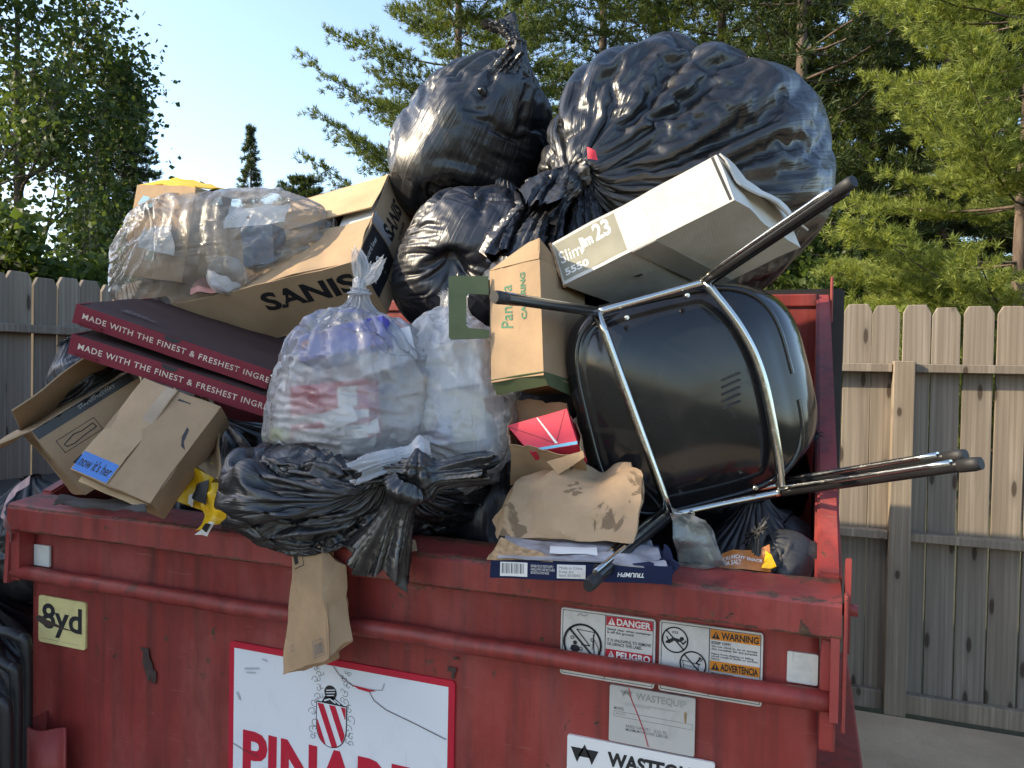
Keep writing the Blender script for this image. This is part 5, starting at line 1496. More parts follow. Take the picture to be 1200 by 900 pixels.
r_, P_ = bag('clear_bag', 'milky clear bag of crumpled wrappers beside the catering carton', c, V3(-.10, .3, 1), .165, .15, .225, CLEAR2, None, cat='clear bag', seed=33, neck=.03, profile=pear, **{**CK, 'gather': .6, 'nu': 180, 'nv': 124})
link('loose_end', knot_mesh('loose_end', PY(505, 530, -.02), PY(415, 545, -.09) - PY(505, 530, -.02), .15, .025, .05, 57, (.0, 0, -.012), 90, 40, 1., .6, .0005), WHITEFILM, r_)
# bag lying along the long carton
c = PY(260, 279, .42)
ax = PY(392, 262, .50) - PY(126, 290, .34)
long = [(0.02, -1.0), (.62, -1.0), (.92, -.93), (1.0, -.72), (.99, -.40), (.93, -.05), (.90, .30), (.80, .62), (.55, .88), (.22, 1.0), (.05, 1.04)]
bag('clear_bag', 'clear bag of recycling lying on the long carton, cardboard showing through', c, ax, .165, .185, .345, CLEARWARM, None, cat='clear bag', seed=35, neck=.02, profile=long, **{**CK, 'gather': .5, 'nu': 200, 'nv': 150, 'gravity': .2, 'flats': 22, 'lump': .08, 'excess': .05, 'vslack': .03, 'core': .74, 'gather': .4})
# ------------------------------------------------------------------ two nested tub chairs lying on their side, undersides to the yard
def chrome(name, col=(.55, .54, .50)):
    t = NT(name)
    n = t.noise(60, 5, .7)
    rg = t.ramp(n, [(.3, (.10,) * 3), (.75, (.32,) * 3)])
    c = t.mix(t.ramp(t.noise(25, 6, .7), [(.6, (0, 0, 0)), (.75, (1, 1, 1))]), col, (.20, .16, .12))
    return t.done(t.principled(Base_Color=c, Metallic=1.0, Roughness=rg))
CHROME = chrome('worn_chrome')
def shell_mat():
    t = NT('black_moulded_plastic')
    d = t.noise(6, 6, .65)
    c = t.ramp(d, [(.35, (.009, .009, .010)), (.75, (.020, .020, .022))])
    sm = t.ramp(t.noise(18, 6, .7, None, 1.0), [(.58, (.12,) * 3), (.72, (.34,) * 3)])
    nrm = t.bump(t.noise(3.5, 3), .06, .02)
    return t.done(t.principled(Base_Color=c, Roughness=sm, Specular_IOR_Level=.55, Normal=nrm))
SHELL = shell_mat()
CAPM = plain('black_rubber_cap', (.014, .014, .015), .6, .2)
CHROME_DARK = plain('chrome_dark_reflection', (.012, .012, .013), .28, .2)  # black stands for the dark reflection in the chrome legs
# joints and feet of the side frames, from the photograph (right, up, forward in camera axes)
def CV(px, py, d): return PD(px, py, d)
dj = 1.62
JA, JB, JC, JD = CV(700, 366, dj), CV(826, 330, dj), CV(916, 577, dj), CV(786, 604, dj)
FA, FB, FC, FD = CV(580, 348, 1.28), CV(999, 213, 1.27), CV(1148, 543, 1.26), CV(690, 686, 1.265)
seat_n = unit(np.cross(JB - JA, JD - JA)); seat_n = seat_n if np.dot(seat_n, _f) > 0 else -seat_n      # from the underside into the seat, away from the yard
across = unit((JB - JA) + (JC - JD)); along = unit((JD - JA) + (JC - JB)); along = unit(along - across * np.dot(along, across))
ctr = (JA + JB + JC + JD) / 4
def chair(label, off, shift, first):
    S = seat_n * off + shift
    root = thing('tub_chair', label, 'chair', ctr + S + seat_n * .1, 'nested tub chairs in the dumpster')
    o0 = ctr + S
    # shell: a shallow dish, its rim rising into a curved back on the 'across' side
    nu, nv = 76, 44
    a = np.linspace(0, 2 * pi, nu, endpoint=False); t = np.linspace(0, 1, nv)
    ca, sa = np.cos(a), np.sin(a)
    # outline of the shell in (across, along): squarish, wider towards the back
    pw = .52
    ox = np.sign(ca) * np.abs(ca) ** pw; oy = np.sign(sa) * np.abs(sa) ** pw
    G = np.zeros((nv, nu, 3))
    for i, tt in enumerate(t):
        if tt <= .62:
            q = tt / .62
            rx = .205 * q; ry = .212 * q
            h = -.018 * (1 - q ** 2) * (1 if q < 1 else 0)
            X = ox * rx + .012; Y = oy * ry * (1 - .06 * ca)
            Hh_ = np.full(nu, h) + .018 * q ** 6
        else:
            q = (tt - .62) / .38
            back = np.clip((ca + .35) / 1.35, 0, 1) ** .8
            hgt = .030 + .40 * back ** 1.1
            flare = .035 + .125 * back
            X = ox * (.205 + flare * np.sin(q * 1.4)) + .012
            Y = oy * (.212 + .030 * np.sin(q * 1.5)) * (1 - .06 * ca)
            Hh_ = .018 + hgt * (1 - np.cos(q * pi / 2)) * 1.0
        G[i] = o0 + np.outer(X, across) + np.outer(Y, along) + np.outer(Hh_ + .02, seat_n)
    me = slab_mesh('shell', G[:, ::-1], .006, True)
    sh = link('shell', me, SHELL, root)
    # ribs and rim under the seat edge
    rim = [o0 + across * (.226 * ox[k] + .012) + along * (.226 * oy[k] * (1 - .06 * ca[k])) + seat_n * .040 for k in range(nu)]
    bm = bmesh.new(); rg = tube_pts(rim + [rim[0], rim[1]], .007, 8)
    rv = [[bm.verts.new(p) for p in r] for r in rg[1:-1]]
    for i in range(len(rv) - 1):
        for k in range(8): bm.faces.new((rv[i][k], rv[i][(k + 1) % 8], rv[i + 1][(k + 1) % 8], rv[i + 1][k])).smooth = True
    link('rim', bm_mesh('rim', bm), SHELL, root)
    if first:
        for s1, s2, n_ in ((-1, 0, 5), (0, 1, 5), (0, -1, 5)):
            for k in range(n_):
                f = (k + .5) / n_ * 2 - 1
                base = o0 + across * (.012 + (s1 * .217 if s1 else f * .17)) + along * ((s2 * .217) if s2 else f * .17) + seat_n * .045
                inn = unit(-(across * s1 + along * s2)); sid = unit(np.cross(inn, seat_n))
                bm = bmesh.new(); Mr = frame_mat(base, inn, seat_n)
                prism(bm, [(0, -.052), (.045, -.036), (0, .0)], -.0015, .0015, Matrix(((1, 0, 0, 0), (0, 0, 1, 0), (0, -1, 0, 0), (0, 0, 0, 1))))
                for vv in bm.verts: vv.co = frame_mat(base, inn, -seat_n, None) @ Vector((vv.co.x, -vv.co.y if False else vv.co.y, vv.co.z))
                bmesh.ops.recalc_face_normals(bm, faces=bm.faces)
                link('rib', bm_mesh('rib', bm), SHELL, root)
        # slots of the drain vent
        vx = unit(CV(880, 440, 1.6) - CV(845, 455, 1.6)); vx = unit(vx - seat_n * np.dot(vx, seat_n))
        for k in range(5):
            p = CV(862, 441 + k * 8.5, 1.585) ; 
            hh_ = np.dot(p - o0, seat_n); p = p - seat_n * (hh_ + .0015)
            q = unit(np.cross(vx, seat_n))
            M = frame_mat(p, vx, q)
            box_obj('vent_slot', (-.021, -.0022, -.004), (.021, .0022, .004), INK, root, M)
        for jx, jy in ((735, 372), (806, 346), (812, 602), (886, 572)):
            p = CV(jx, jy, 1.60); d_ = unit(-_f)
            tube_obj('screw', [p, p + seat_n * .018], [.0045, .0060], CHROME, root, 8)
            tube_obj('screw', [p - seat_n * .006, p], [.003, .003], CHROME, root, 8)
    # frame: side rails, two cross bars, four legs with caps
    def oval(name, pts, mat, r=.0095): return tube_obj(name, pts, r, mat, root, 12, (1.0, 1.0))
    s = shift + seat_n * off
    ja, jb, jc, jd = [j + s for j in (JA, JB, JC, JD)]
    fa, fb, fc, fd = [f + s for f in (FA, FB, FC, FD)]
    def leg(j, f):
        m = 10; pts = [j + (f - j) * k / m for k in range(m + 1)]
        l = tube_obj('leg', pts, .0100, CHROME_DARK if True else CHROME, root, 12, (1.0, .72), along)
        hl = [p - across * 0 + (-_r * .0062 + _u * .0072) for p in pts[:-1]]
        tube_obj('chrome_highlight', hl, .0056, CHROME, root, 8)  # highlight of the chrome leg, put in as a strip on its upper left
        d = unit(f - j)
        cp = tube_obj('foot_cap', [f - d * .035, f - d * .010, f + d * .003], [.0112, .0122, .0105], CAPM, root, 12, (1.0, .85), along)
        return l
    for j, f in ((ja, fa), (jb, fb), (jc, fc), (jd, fd)): leg(j, f)
    oval('side_rail', bezier([ja, (ja + jb) / 2 + seat_n * .004, jb], 8), CHROME, .0085)
    oval('side_rail', bezier([jd, (jd + jc) / 2 + seat_n * .004, jc], 8), CHROME, .0085)
    oval('cross_bar', [ja + (jd - ja) * k / 10 - seat_n * .002 for k in range(11)], CHROME, .0095)
    m1 = CV(893, 440, dj - .01) + s; m2 = CV(868, 385, dj - .01) + s; m3 = CV(910, 520, dj - .01) + s
    oval('cross_bar', bezier([jb, m2, m1, m3, jc], 8), CHROME, .0095)
    return root
chair('overturned black plastic tub chair with chrome legs, its vented underside showing', 0.0, V3(0, 0, 0), True)
chair('second black tub chair nested behind the vented one, curved back showing', .080, cam_vec(.022, .006, .0), False)
# ------------------------------------------------------------------ paper bags
def open_bag(name, label, mouth, foot_, mat, seed, amp=.006, n=18, cat='paper bag'):
    """mouth and foot: four corners each (going round); a creased tube with a closed foot."""
    root = thing(name, label, cat, np.mean(foot_, axis=0))
    per = 16
    def loop(c):
        c = [np.asarray(p, float) for p in c]; out = []
        for i in range(4):
            a, b = c[i], c[(i + 1) % 4]
            for k in range(per): out.append(a + (b - a) * k / per)
        return np.array(out)
    A, B = loop(mouth), loop(foot_)
    G = np.stack([A * (1 - t) + B * t for t in np.linspace(0, 1, n)])
    ctr_ = G.mean(1, keepdims=True); out = G - ctr_; out /= np.linalg.norm(out, axis=-1, keepdims=True) + 1e-9
    G = G + out * crumple(G, amp, 9, seed)[..., None]
    f = np.linspace(1, .0, 6)[1:]
    cap = np.stack([G[-1] * q + G[-1].mean(0) * (1 - q) for q in f])
    G = np.concatenate([G, cap])
    G[0] += (np.random.RandomState(seed).randn(*G[0].shape) * .0015)
    return root, link('paper', slab_mesh('paper', G[:, ::-1], .0012, True), mat, root), G
mouth = [PY(595, 522, .075), PY(683, 536, .06), PY(666, 471, .24), PY(597, 469, .24)]
ft = [PY(600, 568, .14), PY(690, 556, .13), PY(684, 545, .28), PY(612, 548, .28)]
root, pb, _g = open_bag('paper_bag', 'open kraft paper bag holding a bright red carton', mouth, ft, KRAFT, 81, .006)
panel('handle_flap', PY(640, 541, .070), PY(684, 528, .06), PY(686, 536, .055), PY(655, 556, .065), KRAFT, root, .0015, 8, .003, 14)
root = thing('food_carton', 'bright red carton with blue edge and white slash inside the open kraft bag', 'box', PY(640, 510, .12))
F4 = [PY(622, 530, .088), PY(677, 521, .088), PY(664, 479, .150), PY(594, 499, .145)]
nb = unit(np.cross(F4[1] - F4[0], F4[3] - F4[0])); nb = -nb if np.dot(nb, _f) < 0 else nb
rc = hexa('body', F4 + [p + nb * .06 for p in F4], REDCARD, root, 8, .0006, 9, 82)
rx_, ry_ = unit(F4[1] - F4[0]), unit(F4[3] - F4[0])
fl = lambda p: ((p - F4[0]) @ rx_, (p - F4[0]) @ unit(ry_ - rx_ * (ry_ @ rx_)))
q0_, q1_, q2_, q3_ = [fl(p) for p in F4]
mid_ = (.5 * (q0_[0] + q1_[0]) + .004, .012)
decal('blue_edge', F4[0], rx_, ry_, [(q0_[0] + .003, .001), (q1_[0] - .001, .001), (q1_[0] - .001, .009), (q0_[0] + .002, .008)], SKYPRINT, rc, .001, on=rc)
decal('fold_line', F4[0], rx_, ry_, stroke([(q3_[0] + .004, q3_[1] - .004), mid_], .0016) + stroke([(q2_[0] - .004, q2_[1] - .004), mid_], .0016), plain('dark_red', (.16, .006, .016), .6), rc, .001, on=rc)
tm = (.5 * (q2_[0] + q3_[0]) + .002, .5 * (q2_[1] + q3_[1]) - .002)
decal('white_slash', F4[0], rx_, ry_, [(tm[0] - .0012, tm[1]), (mid_[0] - .002, mid_[1]), (mid_[0] + .004, mid_[1]), (tm[0] + .0012, tm[1])], WHITEINK, rc, .001, on=rc, over=2)
# stained bag on the flat box
def notch(P, u, v, w):
    # the rolled top sags in the middle
    k = np.exp(-((u - .60) / .13) ** 2) * np.clip((v - .45) / .55, 0, 1)
    P = P.copy(); P[:, 2] -= .022 * k; P[:, 1] += .012 * k
    return P
z0 = 1.185
C8 = [PY(581, 629, -.02), PY(741, 636, -.015), PY(758, 556, .06), PY(604, 566, .05), PY(590, 615, .14), PY(735, 618, .14), PY(738, 543, .15), PY(652, 548, .15)]
root = thing('paper_bag', 'grease-stained closed kraft paper bag lying on the navy box', 'paper bag', PY(665, 632, .06))
hexa('paper', C8, KRAFT_STAIN, root, 26, .0060, 11, 83, .012, 11, notch)
panel('side_fold', PY(583, 632, -.01), PY(600, 600, .03), PY(600, 570, .05), PY(577, 610, .06), KRAFT, root, .0015, 8, .003, 14)
# kraft bag hanging over the lip
root = thing('paper_bag', 'flattened kraft bag hanging down over the lip with sunlit lower half', 'paper bag', PY(370, 650, -.02))
C8 = [PY(331, 793, -.055), PY(386, 772, -.10), PY(378, 628, -.030), PY(345, 624, -.020), PY(344, 786, -.034), PY(398, 768, -.03), PY(388, 622, -.004), PY(352, 618, -.004)]
h_ = hexa('front_paper', C8, KRAFT, root, 24, .0045, 13, 85, .003, 11)
C8 = [PY(384, 773, -.10), PY(413, 749, -.045), PY(404, 668, -.02), PY(376, 637, -.045), PY(388, 771, -.05), PY(411, 746, -.025), PY(402, 665, -.012), PY(376, 638, -.012)]
hexa('gusset', C8, KRAFT, root, 20, .005, 13, 86, .002, 11)
fx = unit(PY(386, 772, -.10) - PY(331, 793, -.055)); fy = unit(PY(343, 633, -.012) - PY(331, 793, -.055))
decal('print_mark', PY(364, 772, -.092), fx, fy, stroke([(0, 0), (.036, 0), (.036, .032), (0, .032), (0, 0)], .0012) + [rect(.004 + k * .0042, .004, .006 + k * .0042, .026) for k in range(7)], INK_GREY, h_, .004, on=h_)
decal('print_mark', PY(344, 667, -.035), fx, fy, stroke([(0, 0), (.030, .0), (.030, .05), (.002, .05)], .002) + [rect(.003, .008, .016, .03)], INK, h_, .004, on=h_)
decal('print_mark', PY(340, 764, -.062), fx, fy, stroke([(0, 0), (.01, 0), (.01, .012), (0, .012), (0, 0)], .001), INK_GREY, h_, .004, on=h_)
# kraft scrap showing below the draped bag
root = thing('paper_scrap', 'creased kraft scrap sticking out below the draped black bag', 'paper')
for k, (a, b2, c2, d2) in enumerate([((398, 637, -.03), (445, 655, -.035), (452, 634, .0), (400, 628, .0)), ((446, 655, -.035), (489, 645, -.025), (486, 632, .0), (450, 632, .0))]):
    panel('paper_fold', PY(*a), PY(*b2), PY(*c2), PY(*d2), KRAFT, root, .0015, 10, .004, 14, .003, 90 + k)
# crumpled kraft between carton and black bag
root = thing('crumpled_paper', 'crumpled kraft paper stuffed between the blue strip carton and black bag', 'paper')
P = patch(PY(214, 537, .0), PY(262, 566, -.01), PY(256, 470, .10), PY(232, 468, .12), 26, 26)
N = unit(np.cross(P[0, -1] - P[0, 0], P[-1, 0] - P[0, 0]))
P = P + (crumple(P, .014, 12, 95) + .012 * np.sin(np.linspace(0, 7, 26))[None, :])[..., None] * N
link('paper', slab_mesh('paper', P, .0012), KRAFT, root)
P = patch(PY(222, 500, .05), PY(252, 492, .03), PY(250, 455, .14), PY(228, 462, .16), 20, 20)
P = P + (crumple(P, .012, 14, 97))[..., None] * N
link('paper', slab_mesh('paper', P, .0012), plain('pale_kraft', (.50, .42, .33), .8, .15), root)
tag(panel('printed_card', PY(210, 534, .03), PY(226, 530, .02), PY(232, 503, .06), PY(218, 505, .07), plain('dull_blue_card', (.06, .13, .30), .6), None, .003, 6, .002), 'dull blue printed card tucked behind the crumpled kraft paper', 'card')
tag(panel('liner_card', PD(62, 590, 1.74), PD(172, 598, 1.62), PD(168, 588, 1.70), PD(70, 580, 1.82), plain('dark_liner', (.05, .045, .04), .6), None, .004, 10, .004, 12), 'dark flat card under the leaning cartons on the lip', 'card')
# yellow snack bag
YEL = plain('yellow_film', (.74, .43, .012), .32, .12, 20, bump=.25, bscale=30)
root = thing('snack_bag', 'crushed yellow snack bag with black and white band on the lip', 'snack bag', PY(245, 600, -.02))
for k, q in enumerate([[(206, 588, -.02), (236, 597, -.045), (246, 558, -.02), (220, 541, .03)], [(236, 622, -.055), (276, 604, -.045), (284, 566, -.01), (237, 566, -.03)], [(222, 560, .02), (262, 575, -.02), (268, 548, .03), (236, 540, .05)]]):
    P = patch(*[PY(*c_) for c_ in q], 30, 30); N = unit(np.cross(P[0, -1] - P[0, 0], P[-1, 0] - P[0, 0]))
    P = P + (crumple(P, .010, 16, 101 + k, 6) + .010 * np.sin(np.linspace(0, 5 + k, 30))[None, :])[..., None] * N
    link('film', slab_mesh('film', P, .0008), YEL, root)
panel('black_band', PY(226, 583, -.045), PY(238, 592, -.06), PY(243, 562, -.05), PY(231, 568, -.045), INK, root, .001, 8, .003, 20)
panel('white_band', PY(219, 590, -.042), PY(227, 594, -.05), PY(229, 578, -.045), PY(221, 580, -.04), WHITEINK, root, .001, 6, .002, 20)
panel('white_band', PY(229, 626, -.06), PY(242, 629, -.065), PY(252, 612, -.085), PY(246, 611, -.08), WHITEINK, root, .001, 6, .002, 20)
panel('black_band', PY(234, 622, -.065), PY(242, 624, -.07), PY(247, 614, -.088), PY(241, 613, -.08), INK, root, .001, 6, .002, 20)
# ---- seen through the films
PURPLE = plain('blue_violet_card', (.07, .07, .42), .5, .15)
root, b, o, u, v, w = parcel('product_box', 'blue-violet box with orange mark inside the knotted clear bag', PY(350, 424, .03), PY(450, 402, .05), PY(341, 394, .045), .08, PURPLE, 111)
panel('lid', o + v, o + u + v, o + u * .95 + v + w, o + v + w, plain('pale_violet_card', (.26, .27, .55), .5), root, .002, 6)
decal('orange_mark', o + u * .04 + v * .35, unit(u), unit(v), [(0, .02), (.022, .026), (.020, .010), (.012, .014), (.004, .004)], plain('orange_print', (.62, .20, .03), .5), b, .003)
CRIMSON = plain('crimson_card', (.42, .030, .060), .5, .2)
root, b, o, u, v, w = parcel('food_carton', 'crimson and white food carton inside the knotted clear bag', PY(342, 520, .0), PY(434, 512, .02), PY(352, 452, .015), .06, CRIMSON, 112)
xn, yn = unit(u), unit(v); lw, lh = np.linalg.norm(u), np.linalg.norm(v)
decal('white_band', o, xn, yn, [rect(0, lh * .34, lw, lh * .48), rect(lw * .62, lh * .55, lw * .86, lh * .9)], WHITEINK, b, .002)
decal('facts_panel', o, xn, yn, rect(lw * .04, 0, lw * .98, lh * .22), WHITEINK, b, .002)
lettering('INGREDIENTS ENRICHED FLOUR WATER\nPALM OIL SALT YEAST SUGAR MILK\nCONTAINS WHEAT SOY AND DAIRY', o + xn * .01 + yn * (lh * .20), xn, yn, INK, b, lw * .85, lh * .17, .01, lift=.003)
PAPER = plain('white_paper', (.68, .68, .68), .75, .06)
for k, (q, lb) in enumerate([([(373, 486, -.005), (412, 474, -.0), (420, 492, -.005), (386, 507, -.008)], 'white slip of paper stuck in front of the crimson carton'), ([(425, 510, .02), (446, 506, .03), (442, 490, .03), (425, 498, .02)], 'small white paper scrap beside the crimson carton in the bag'),
                         ([(318, 470, .03), (350, 440, .03), (362, 455, .05), (335, 485, .02)], 'folded pale paper low in the knotted clear bag'), ([(318, 440, .08), (352, 416, .06), (375, 440, .08), (340, 465, .06)], 'folded white sheet beside the blue-violet box')]):
    tag(panel('paper', *[PY(*c) for c in q], PAPER, None, .001, 8, .003, 14, 0, 120 + k), lb, 'paper')
parcel('foil_pack', 'grey ribbed pack inside the knotted clear bag', PY(322, 512, .04), PY(342, 514, .04), PY(322, 470, .05), .05, plain('grey_foil', (.28, .32, .34), .4, .3, 40), 115, .002, 'pack')
parcel('wrapper', 'yellow-green wrapper at the bottom of the knotted clear bag', PY(312, 515, .02), PY(338, 526, .02), PY(306, 495, .02), .03, plain('lime_wrapper', (.46, .50, .10), .5, .25, 30), 116, .004, 'wrapper')
parcel('wrapper', 'pale sheet of film crumpled beside the blue-violet box', PY(425, 440, .06), PY(490, 420, .10), PY(420, 400, .08), .06, plain('white_wrap', (.62, .62, .63), .5, .15, 30), 117, .004, 'wrapper')
parcel('paper_cup', 'white paper cup end in the knotted clear bag', PY(395, 470, .12), PY(440, 460, .12), PY(395, 425, .12), .08, PAPER, 118, .004, 'cup')
BACKING = plain('white_backing', (.80, .80, .82), .8, .05)  # white backing, added inside the two clear bags to brighten them
parcel('added_backing', 'big white tissue wad filling the middle of the knotted clear bag', PY(352, 508, .11), PY(462, 498, .12), PY(356, 428, .13), .06, BACKING, 171, .006, 'paper')
parcel('added_backing', 'big white tissue wad filling the middle of the milky clear bag', PY(470, 512, .20), PY(565, 508, .21), PY(474, 405, .22), .07, BACKING, 172, .006, 'paper')
# milky bag contents
for k, (px, py, y, sx, sy, col, lb) in enumerate([(470, 470, .10, 50, 40, (.36, .44, .12), 'pale green wrapper'), (500, 510, .08, 60, 30, (.10, .13, .45), 'blue wrapper'), (540, 430, .10, 50, 50, (.80, .79, .77), 'white paper wad'),
                                                  (485, 405, .13, 60, 40, (.74, .76, .82), 'bluish white napkin wad'), (545, 490, .10, 50, 60, (.72, .66, .50), 'cream napkin wad'), (505, 450, .12, 45, 45, (.74, .73, .72), 'grey white cup'), (520, 392, .16, 46, 34, (.76, .77, .82), 'pale tissue wad')]):
    parcel('wrapper', lb + ' inside the milky clear bag', PY(px - sx / 2, py + sy / 2, y + .06), PY(px + sx / 2, py + sy / 2 - 6, y + .07), PY(px - sx / 2 + 6, py - sy / 2, y + .08), .07, plain('wad_' + lb.replace(' ', '_'), col, .6, .15, 25), 130 + k, .004, 'wrapper')
# long clear bag contents
BRN = CARD_L
o_ = PY(146, 318, 0.290)
root, b, o, u, v, w = parcel('cardboard_box', 'tan box with yellow top inside the clear recycling bag', PY(145, 322, 0.340), PY(213, 330, 0.310), PY(150, 216, 0.360), .13, CARD, 141, .002)
YTOP = plain('orange_yellow_card', (.80, .46, .02), .6, .12)
panel('yellow_flap', o + v + u * .02 + V3(0, 0, 1) * .001, o + u * .98 + v + V3(0, 0, 1) * .001, o + u * .98 + v + w + V3(0, 0, 1) * .030, o + v + w + u * .05 + V3(0, 0, 1) * .060, YTOP, root, .003, 10, .003, 14, .004)
decal('blue_print', o + u * .08 + v * .72, unit(u), unit(v), [(0, .02), (.02, .045), (.05, .04), (.07, .015), (.05, .0), (.02, .004)], plain('teal_print', (.08, .26, .42), .6), b, .003)
decal('print_marks', o + u * .35 + v * .2, unit(u), unit(v), [rect(0, .0, .04, .03), [(.05, .02), (.07, .06), (.09, .02)], [(.01, .06), (.03, .09), (.05, .05)]], plain('olive_print', (.20, .24, .15), .6), b, .003)
root, b, o, u, v, w = parcel('food_tray', 'tan card tray in the clear recycling bag', PY(222, 330, 0.350), PY(295, 322, 0.390), PY(220, 262, 0.360), .12, CARD_D, 142, .004)
root, b, o, u, v, w = parcel('product_box', 'dark blue box showing through the clear recycling bag', PY(285, 312, 0.360), PY(322, 308, 0.380), PY(285, 266, 0.360), .08, plain('slate_blue_card', (.045, .085, .17), .5, .2), 143, .002)
for k, (q, lb) in enumerate([([(262, 268, 0.380), (335, 262, 0.400), (340, 238, 0.430), (270, 245, 0.420)], 'white printed sheet in the clear recycling bag'), ([(160, 290, 0.290), (205, 300, 0.280), (200, 262, 0.310), (165, 270, 0.310)], 'grey paper corner in front of the tan box'),
                             ([(330, 300, 0.450), (375, 290, 0.490), (372, 262, 0.510), (328, 268, 0.470)], 'peach napkin at the end of the clear recycling bag'), ([(205, 250, 0.370), (262, 240, 0.390), (258, 222, 0.450), (205, 226, 0.430)], 'pale green sheet near the top of the clear recycling bag'), ([(222, 345, 0.290), (262, 340, 0.310), (240, 326, 0.330), (225, 330, 0.310)], 'pink card at the bottom of the clear recycling bag')]):
    m = [PAPER, plain('grey_paper', (.42, .44, .46), .6), plain('peach_paper', (.62, .42, .28), .7), plain('mint_paper', (.42, .56, .48), .6), plain('pink_card', (.52, .24, .20), .6)][k]
    tag(panel('paper', *[PY(*c) for c in q], m, None, .001, 9, .006, 12, .004, 150 + k), lb, 'paper')
# round clear lid
lid = PY(265, 322, 0.310)
bm = bmesh.new(); a_, b_ = unit(_r + .25 * _f), unit(_u)
prof = [(.0, .0), (.045, .0), (.050, .004), (.052, .012), (.055, .012), (.055, .0145)]
rgs = [[bm.verts.new(lid + a_ * r * cos(2 * pi * k / 36) + b_ * r * sin(2 * pi * k / 36) - np.cross(a_, b_) * h) for k in range(36)] for r, h in prof[1:]]
cv = bm.verts.new(lid)
for k in range(36): bm.faces.new((cv, rgs[0][k], rgs[0][(k + 1) % 36]))
for r1, r2 in zip(rgs, rgs[1:]):
    for k in range(36): bm.faces.new((r1[k], r2[k], r2[(k + 1) % 36], r1[(k + 1) % 36]))
tag(link('cup_lid', bm_mesh('cup_lid', bm), CLEARKNOT, None, True), 'round clear plastic lid inside the clear recycling bag', 'lid')
# clear clamshell scrap and orange wrapper at the lip
root = thing('plastic_pouch', 'clear ribbed plastic pouch standing at the lip beside a chair leg', 'pouch', PY(815, 662, .08))
P = patch(PY(796, 661, .09), PY(851, 663, .09), PY(826, 612, .08), PY(786, 599, .06), 24, 24)
N = unit(np.cross(P[0, -1] - P[0, 0], P[-1, 0] - P[0, 0]))
P1 = P + (crumple(P, .006, 16, 161) + .010)[..., None] * N
link('film', slab_mesh('film', P1, .0008), clear_film('pouch_film', .20, (.70, .80, .78), .08), root)
P2 = P + (crumple(P, .006, 18, 163) - .014)[..., None] * N
link('film', slab_mesh('film', P2, .0008), CLEARWARM, root)
ORG = plain('orange_brown_film', (.44, .15, .030), .4, .25, 30, bump=.3, bscale=40)
root = thing('food_wrapper', 'orange-brown food wrapper with white print lying inside the lip', 'wrapper', PY(870, 662, .13))
wp = panel('film', PY(843, 667, .12), PY(904, 670, .12), PY(902, 640, .16), PY(846, 646, .15), ORG, root, .0012, 14, .005, 16, .004, 165)
panel('torn_corner', PY(893, 667, .115), PY(910, 664, .11), PY(904, 650, .14), PY(897, 645, .15), YEL, root, .0012, 8, .003, 20)
wx = unit(PY(904, 670, .12) - PY(843, 667, .12)); wy = unit(PY(846, 646, .15) - PY(843, 667, .12))
lettering('CRUNCHY SNACK\nSEA SALT', PY(847, 652, .142), wx, wy, WHITEINK, wp, .075, .022, .02, lift=.008, on=wp)
# pink tape fluttering at the corner of the lip
root = thing('plastic_strap', 'pink and white plastic strap trailing round the lip corner', 'strap', PY(12, 610, -.02))
pts = bezier([PD(34, 562, 1.92), PD(14, 578, 1.95), PD(3, 598, 1.96), PD(6, 612, 1.97), PD(18, 640, 2.06), PD(34, 662, 2.06)], 8)
G = np.stack([[p + V3(.0, .004 * sin(i), -.011), p + V3(.004, .0, .011)] for i, p in enumerate(pts)])
link('strap', slab_mesh('strap', np.array(G), .0008), plain('pink_film', (.58, .40, .42), .5, .3, 30), root)
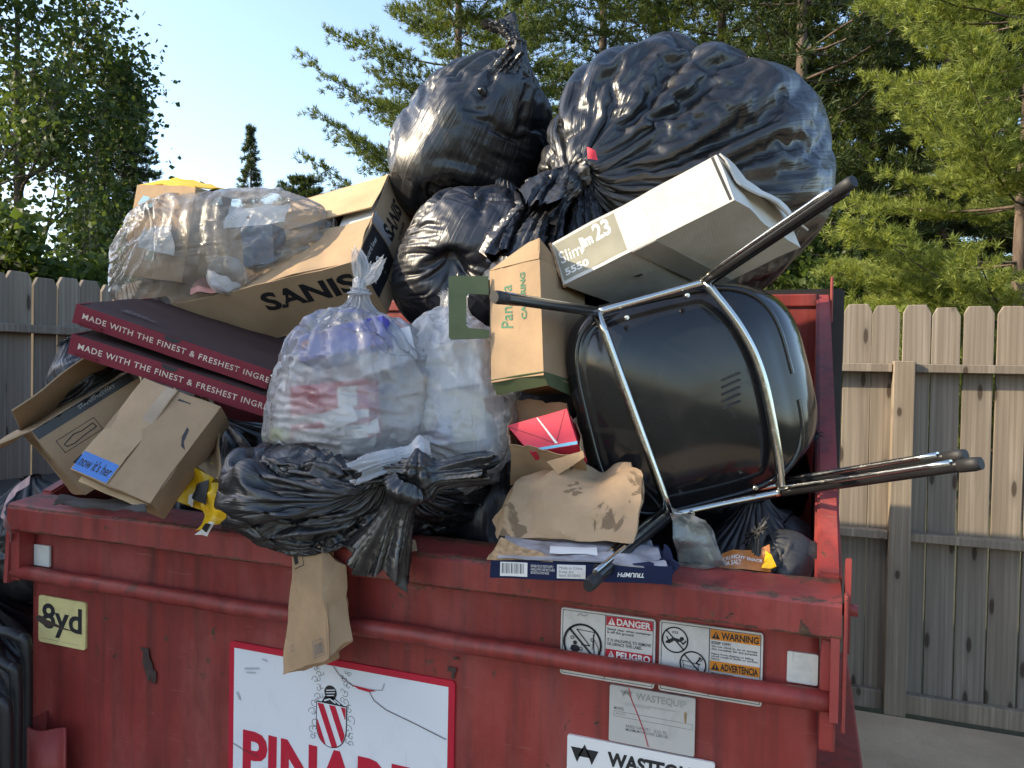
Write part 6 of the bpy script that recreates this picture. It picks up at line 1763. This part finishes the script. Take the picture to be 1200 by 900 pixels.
# ---- beyond the left end: black tubular frames and a bin
BIN = plain('black_bin_plastic', (.013, .013, .014), .45, .3, 9, bump=.15, bscale=20)
root = thing('rubbish_cart', 'black wheeled cart standing beside the end of the dumpster', 'bin', V3(-.55, .55, 0))
def taper_box(name, x0, x1, y0, y1, z0, z1, k, mat, par):
    cx, cy = (x0 + x1) / 2, (y0 + y1) / 2
    f = lambda x, y, z: V3(cx + (x - cx) * (k if z == z0 else 1), cy + (y - cy) * (k if z == z0 else 1), z)
    return hexa(name, [f(x0, y0, z0), f(x1, y0, z0), f(x1, y0, z1), f(x0, y0, z1), f(x0, y1, z0), f(x1, y1, z0), f(x1, y1, z1), f(x0, y1, z1)], mat, par, 6, .0015, 4, 5, .004)
taper_box('body', -.86, -.20, .32, .95, .06, .98, .86, BIN, root)
taper_box('lid', -.90, -.17, .28, 1.0, .985, 1.05, 1.0, BIN, root)
tube_obj('handle', [V3(-.84, 1.03, .98), V3(-.22, 1.03, .98)], .015, BIN, root)
for x in (-.84, -.24): tube_obj('wheel', [V3(x - .025, .98, .10), V3(x + .025, .98, .10)], .10, BIN, root, 18)
for k, (d, px, top, wpx) in enumerate([(1.98, 31, 744, 40), (1.93, 19, 778, 34), (1.88, 8, 818, 30)]):
    root = thing('tubular_frame', ['tallest looped black tubular frame beside the dumpster corner', 'middle looped black tubular frame beside the dumpster corner', 'lowest looped black tubular frame beside the dumpster corner'][k], 'frame', V3(*(PD(px, 900, d)[:2]), 0), 'black tubular frames')
    a = PD(px, top + 26, d); top1 = PD(px - 9, top + 3, d); top2 = PD(px - wpx, top - 3, d); gr = V3(a[0], a[1], .0)
    b_ = PD(px - wpx - 40, top + 20, d)
    tube_obj('loop', bezier([gr, V3(a[0], a[1], a[2] * .5), a, top1, top2, b_, V3(b_[0], b_[1], .0)], 6), .014, BIN, root, 12)
    g2 = V3(0, .45, 0)
    tube_obj('foot', [gr, gr + g2], .014, BIN, root, 10)
    tube_obj('foot', [V3(b_[0], b_[1], .0), V3(b_[0], b_[1], .0) + g2], .014, BIN, root, 10)
bag('trash_bag', 'black trash bag heaped on the ground outside the dumpster end', V3(-.32, .18, .42), V3(.1, -.2, 1), .27, .24, .40, BLACKBAG2, None, seed=61, nu=130, nv=84, steps=60, **BK)
bag('trash_bag', 'black trash bag lodged between cart and dumpster corner', V3(-.25, .30, .98), V3(-.1, -.2, 1), .20, .2, .16, BLACKBAG, None, seed=62, nu=130, nv=84, steps=60, **BK)
print('script', time.time() - T0)
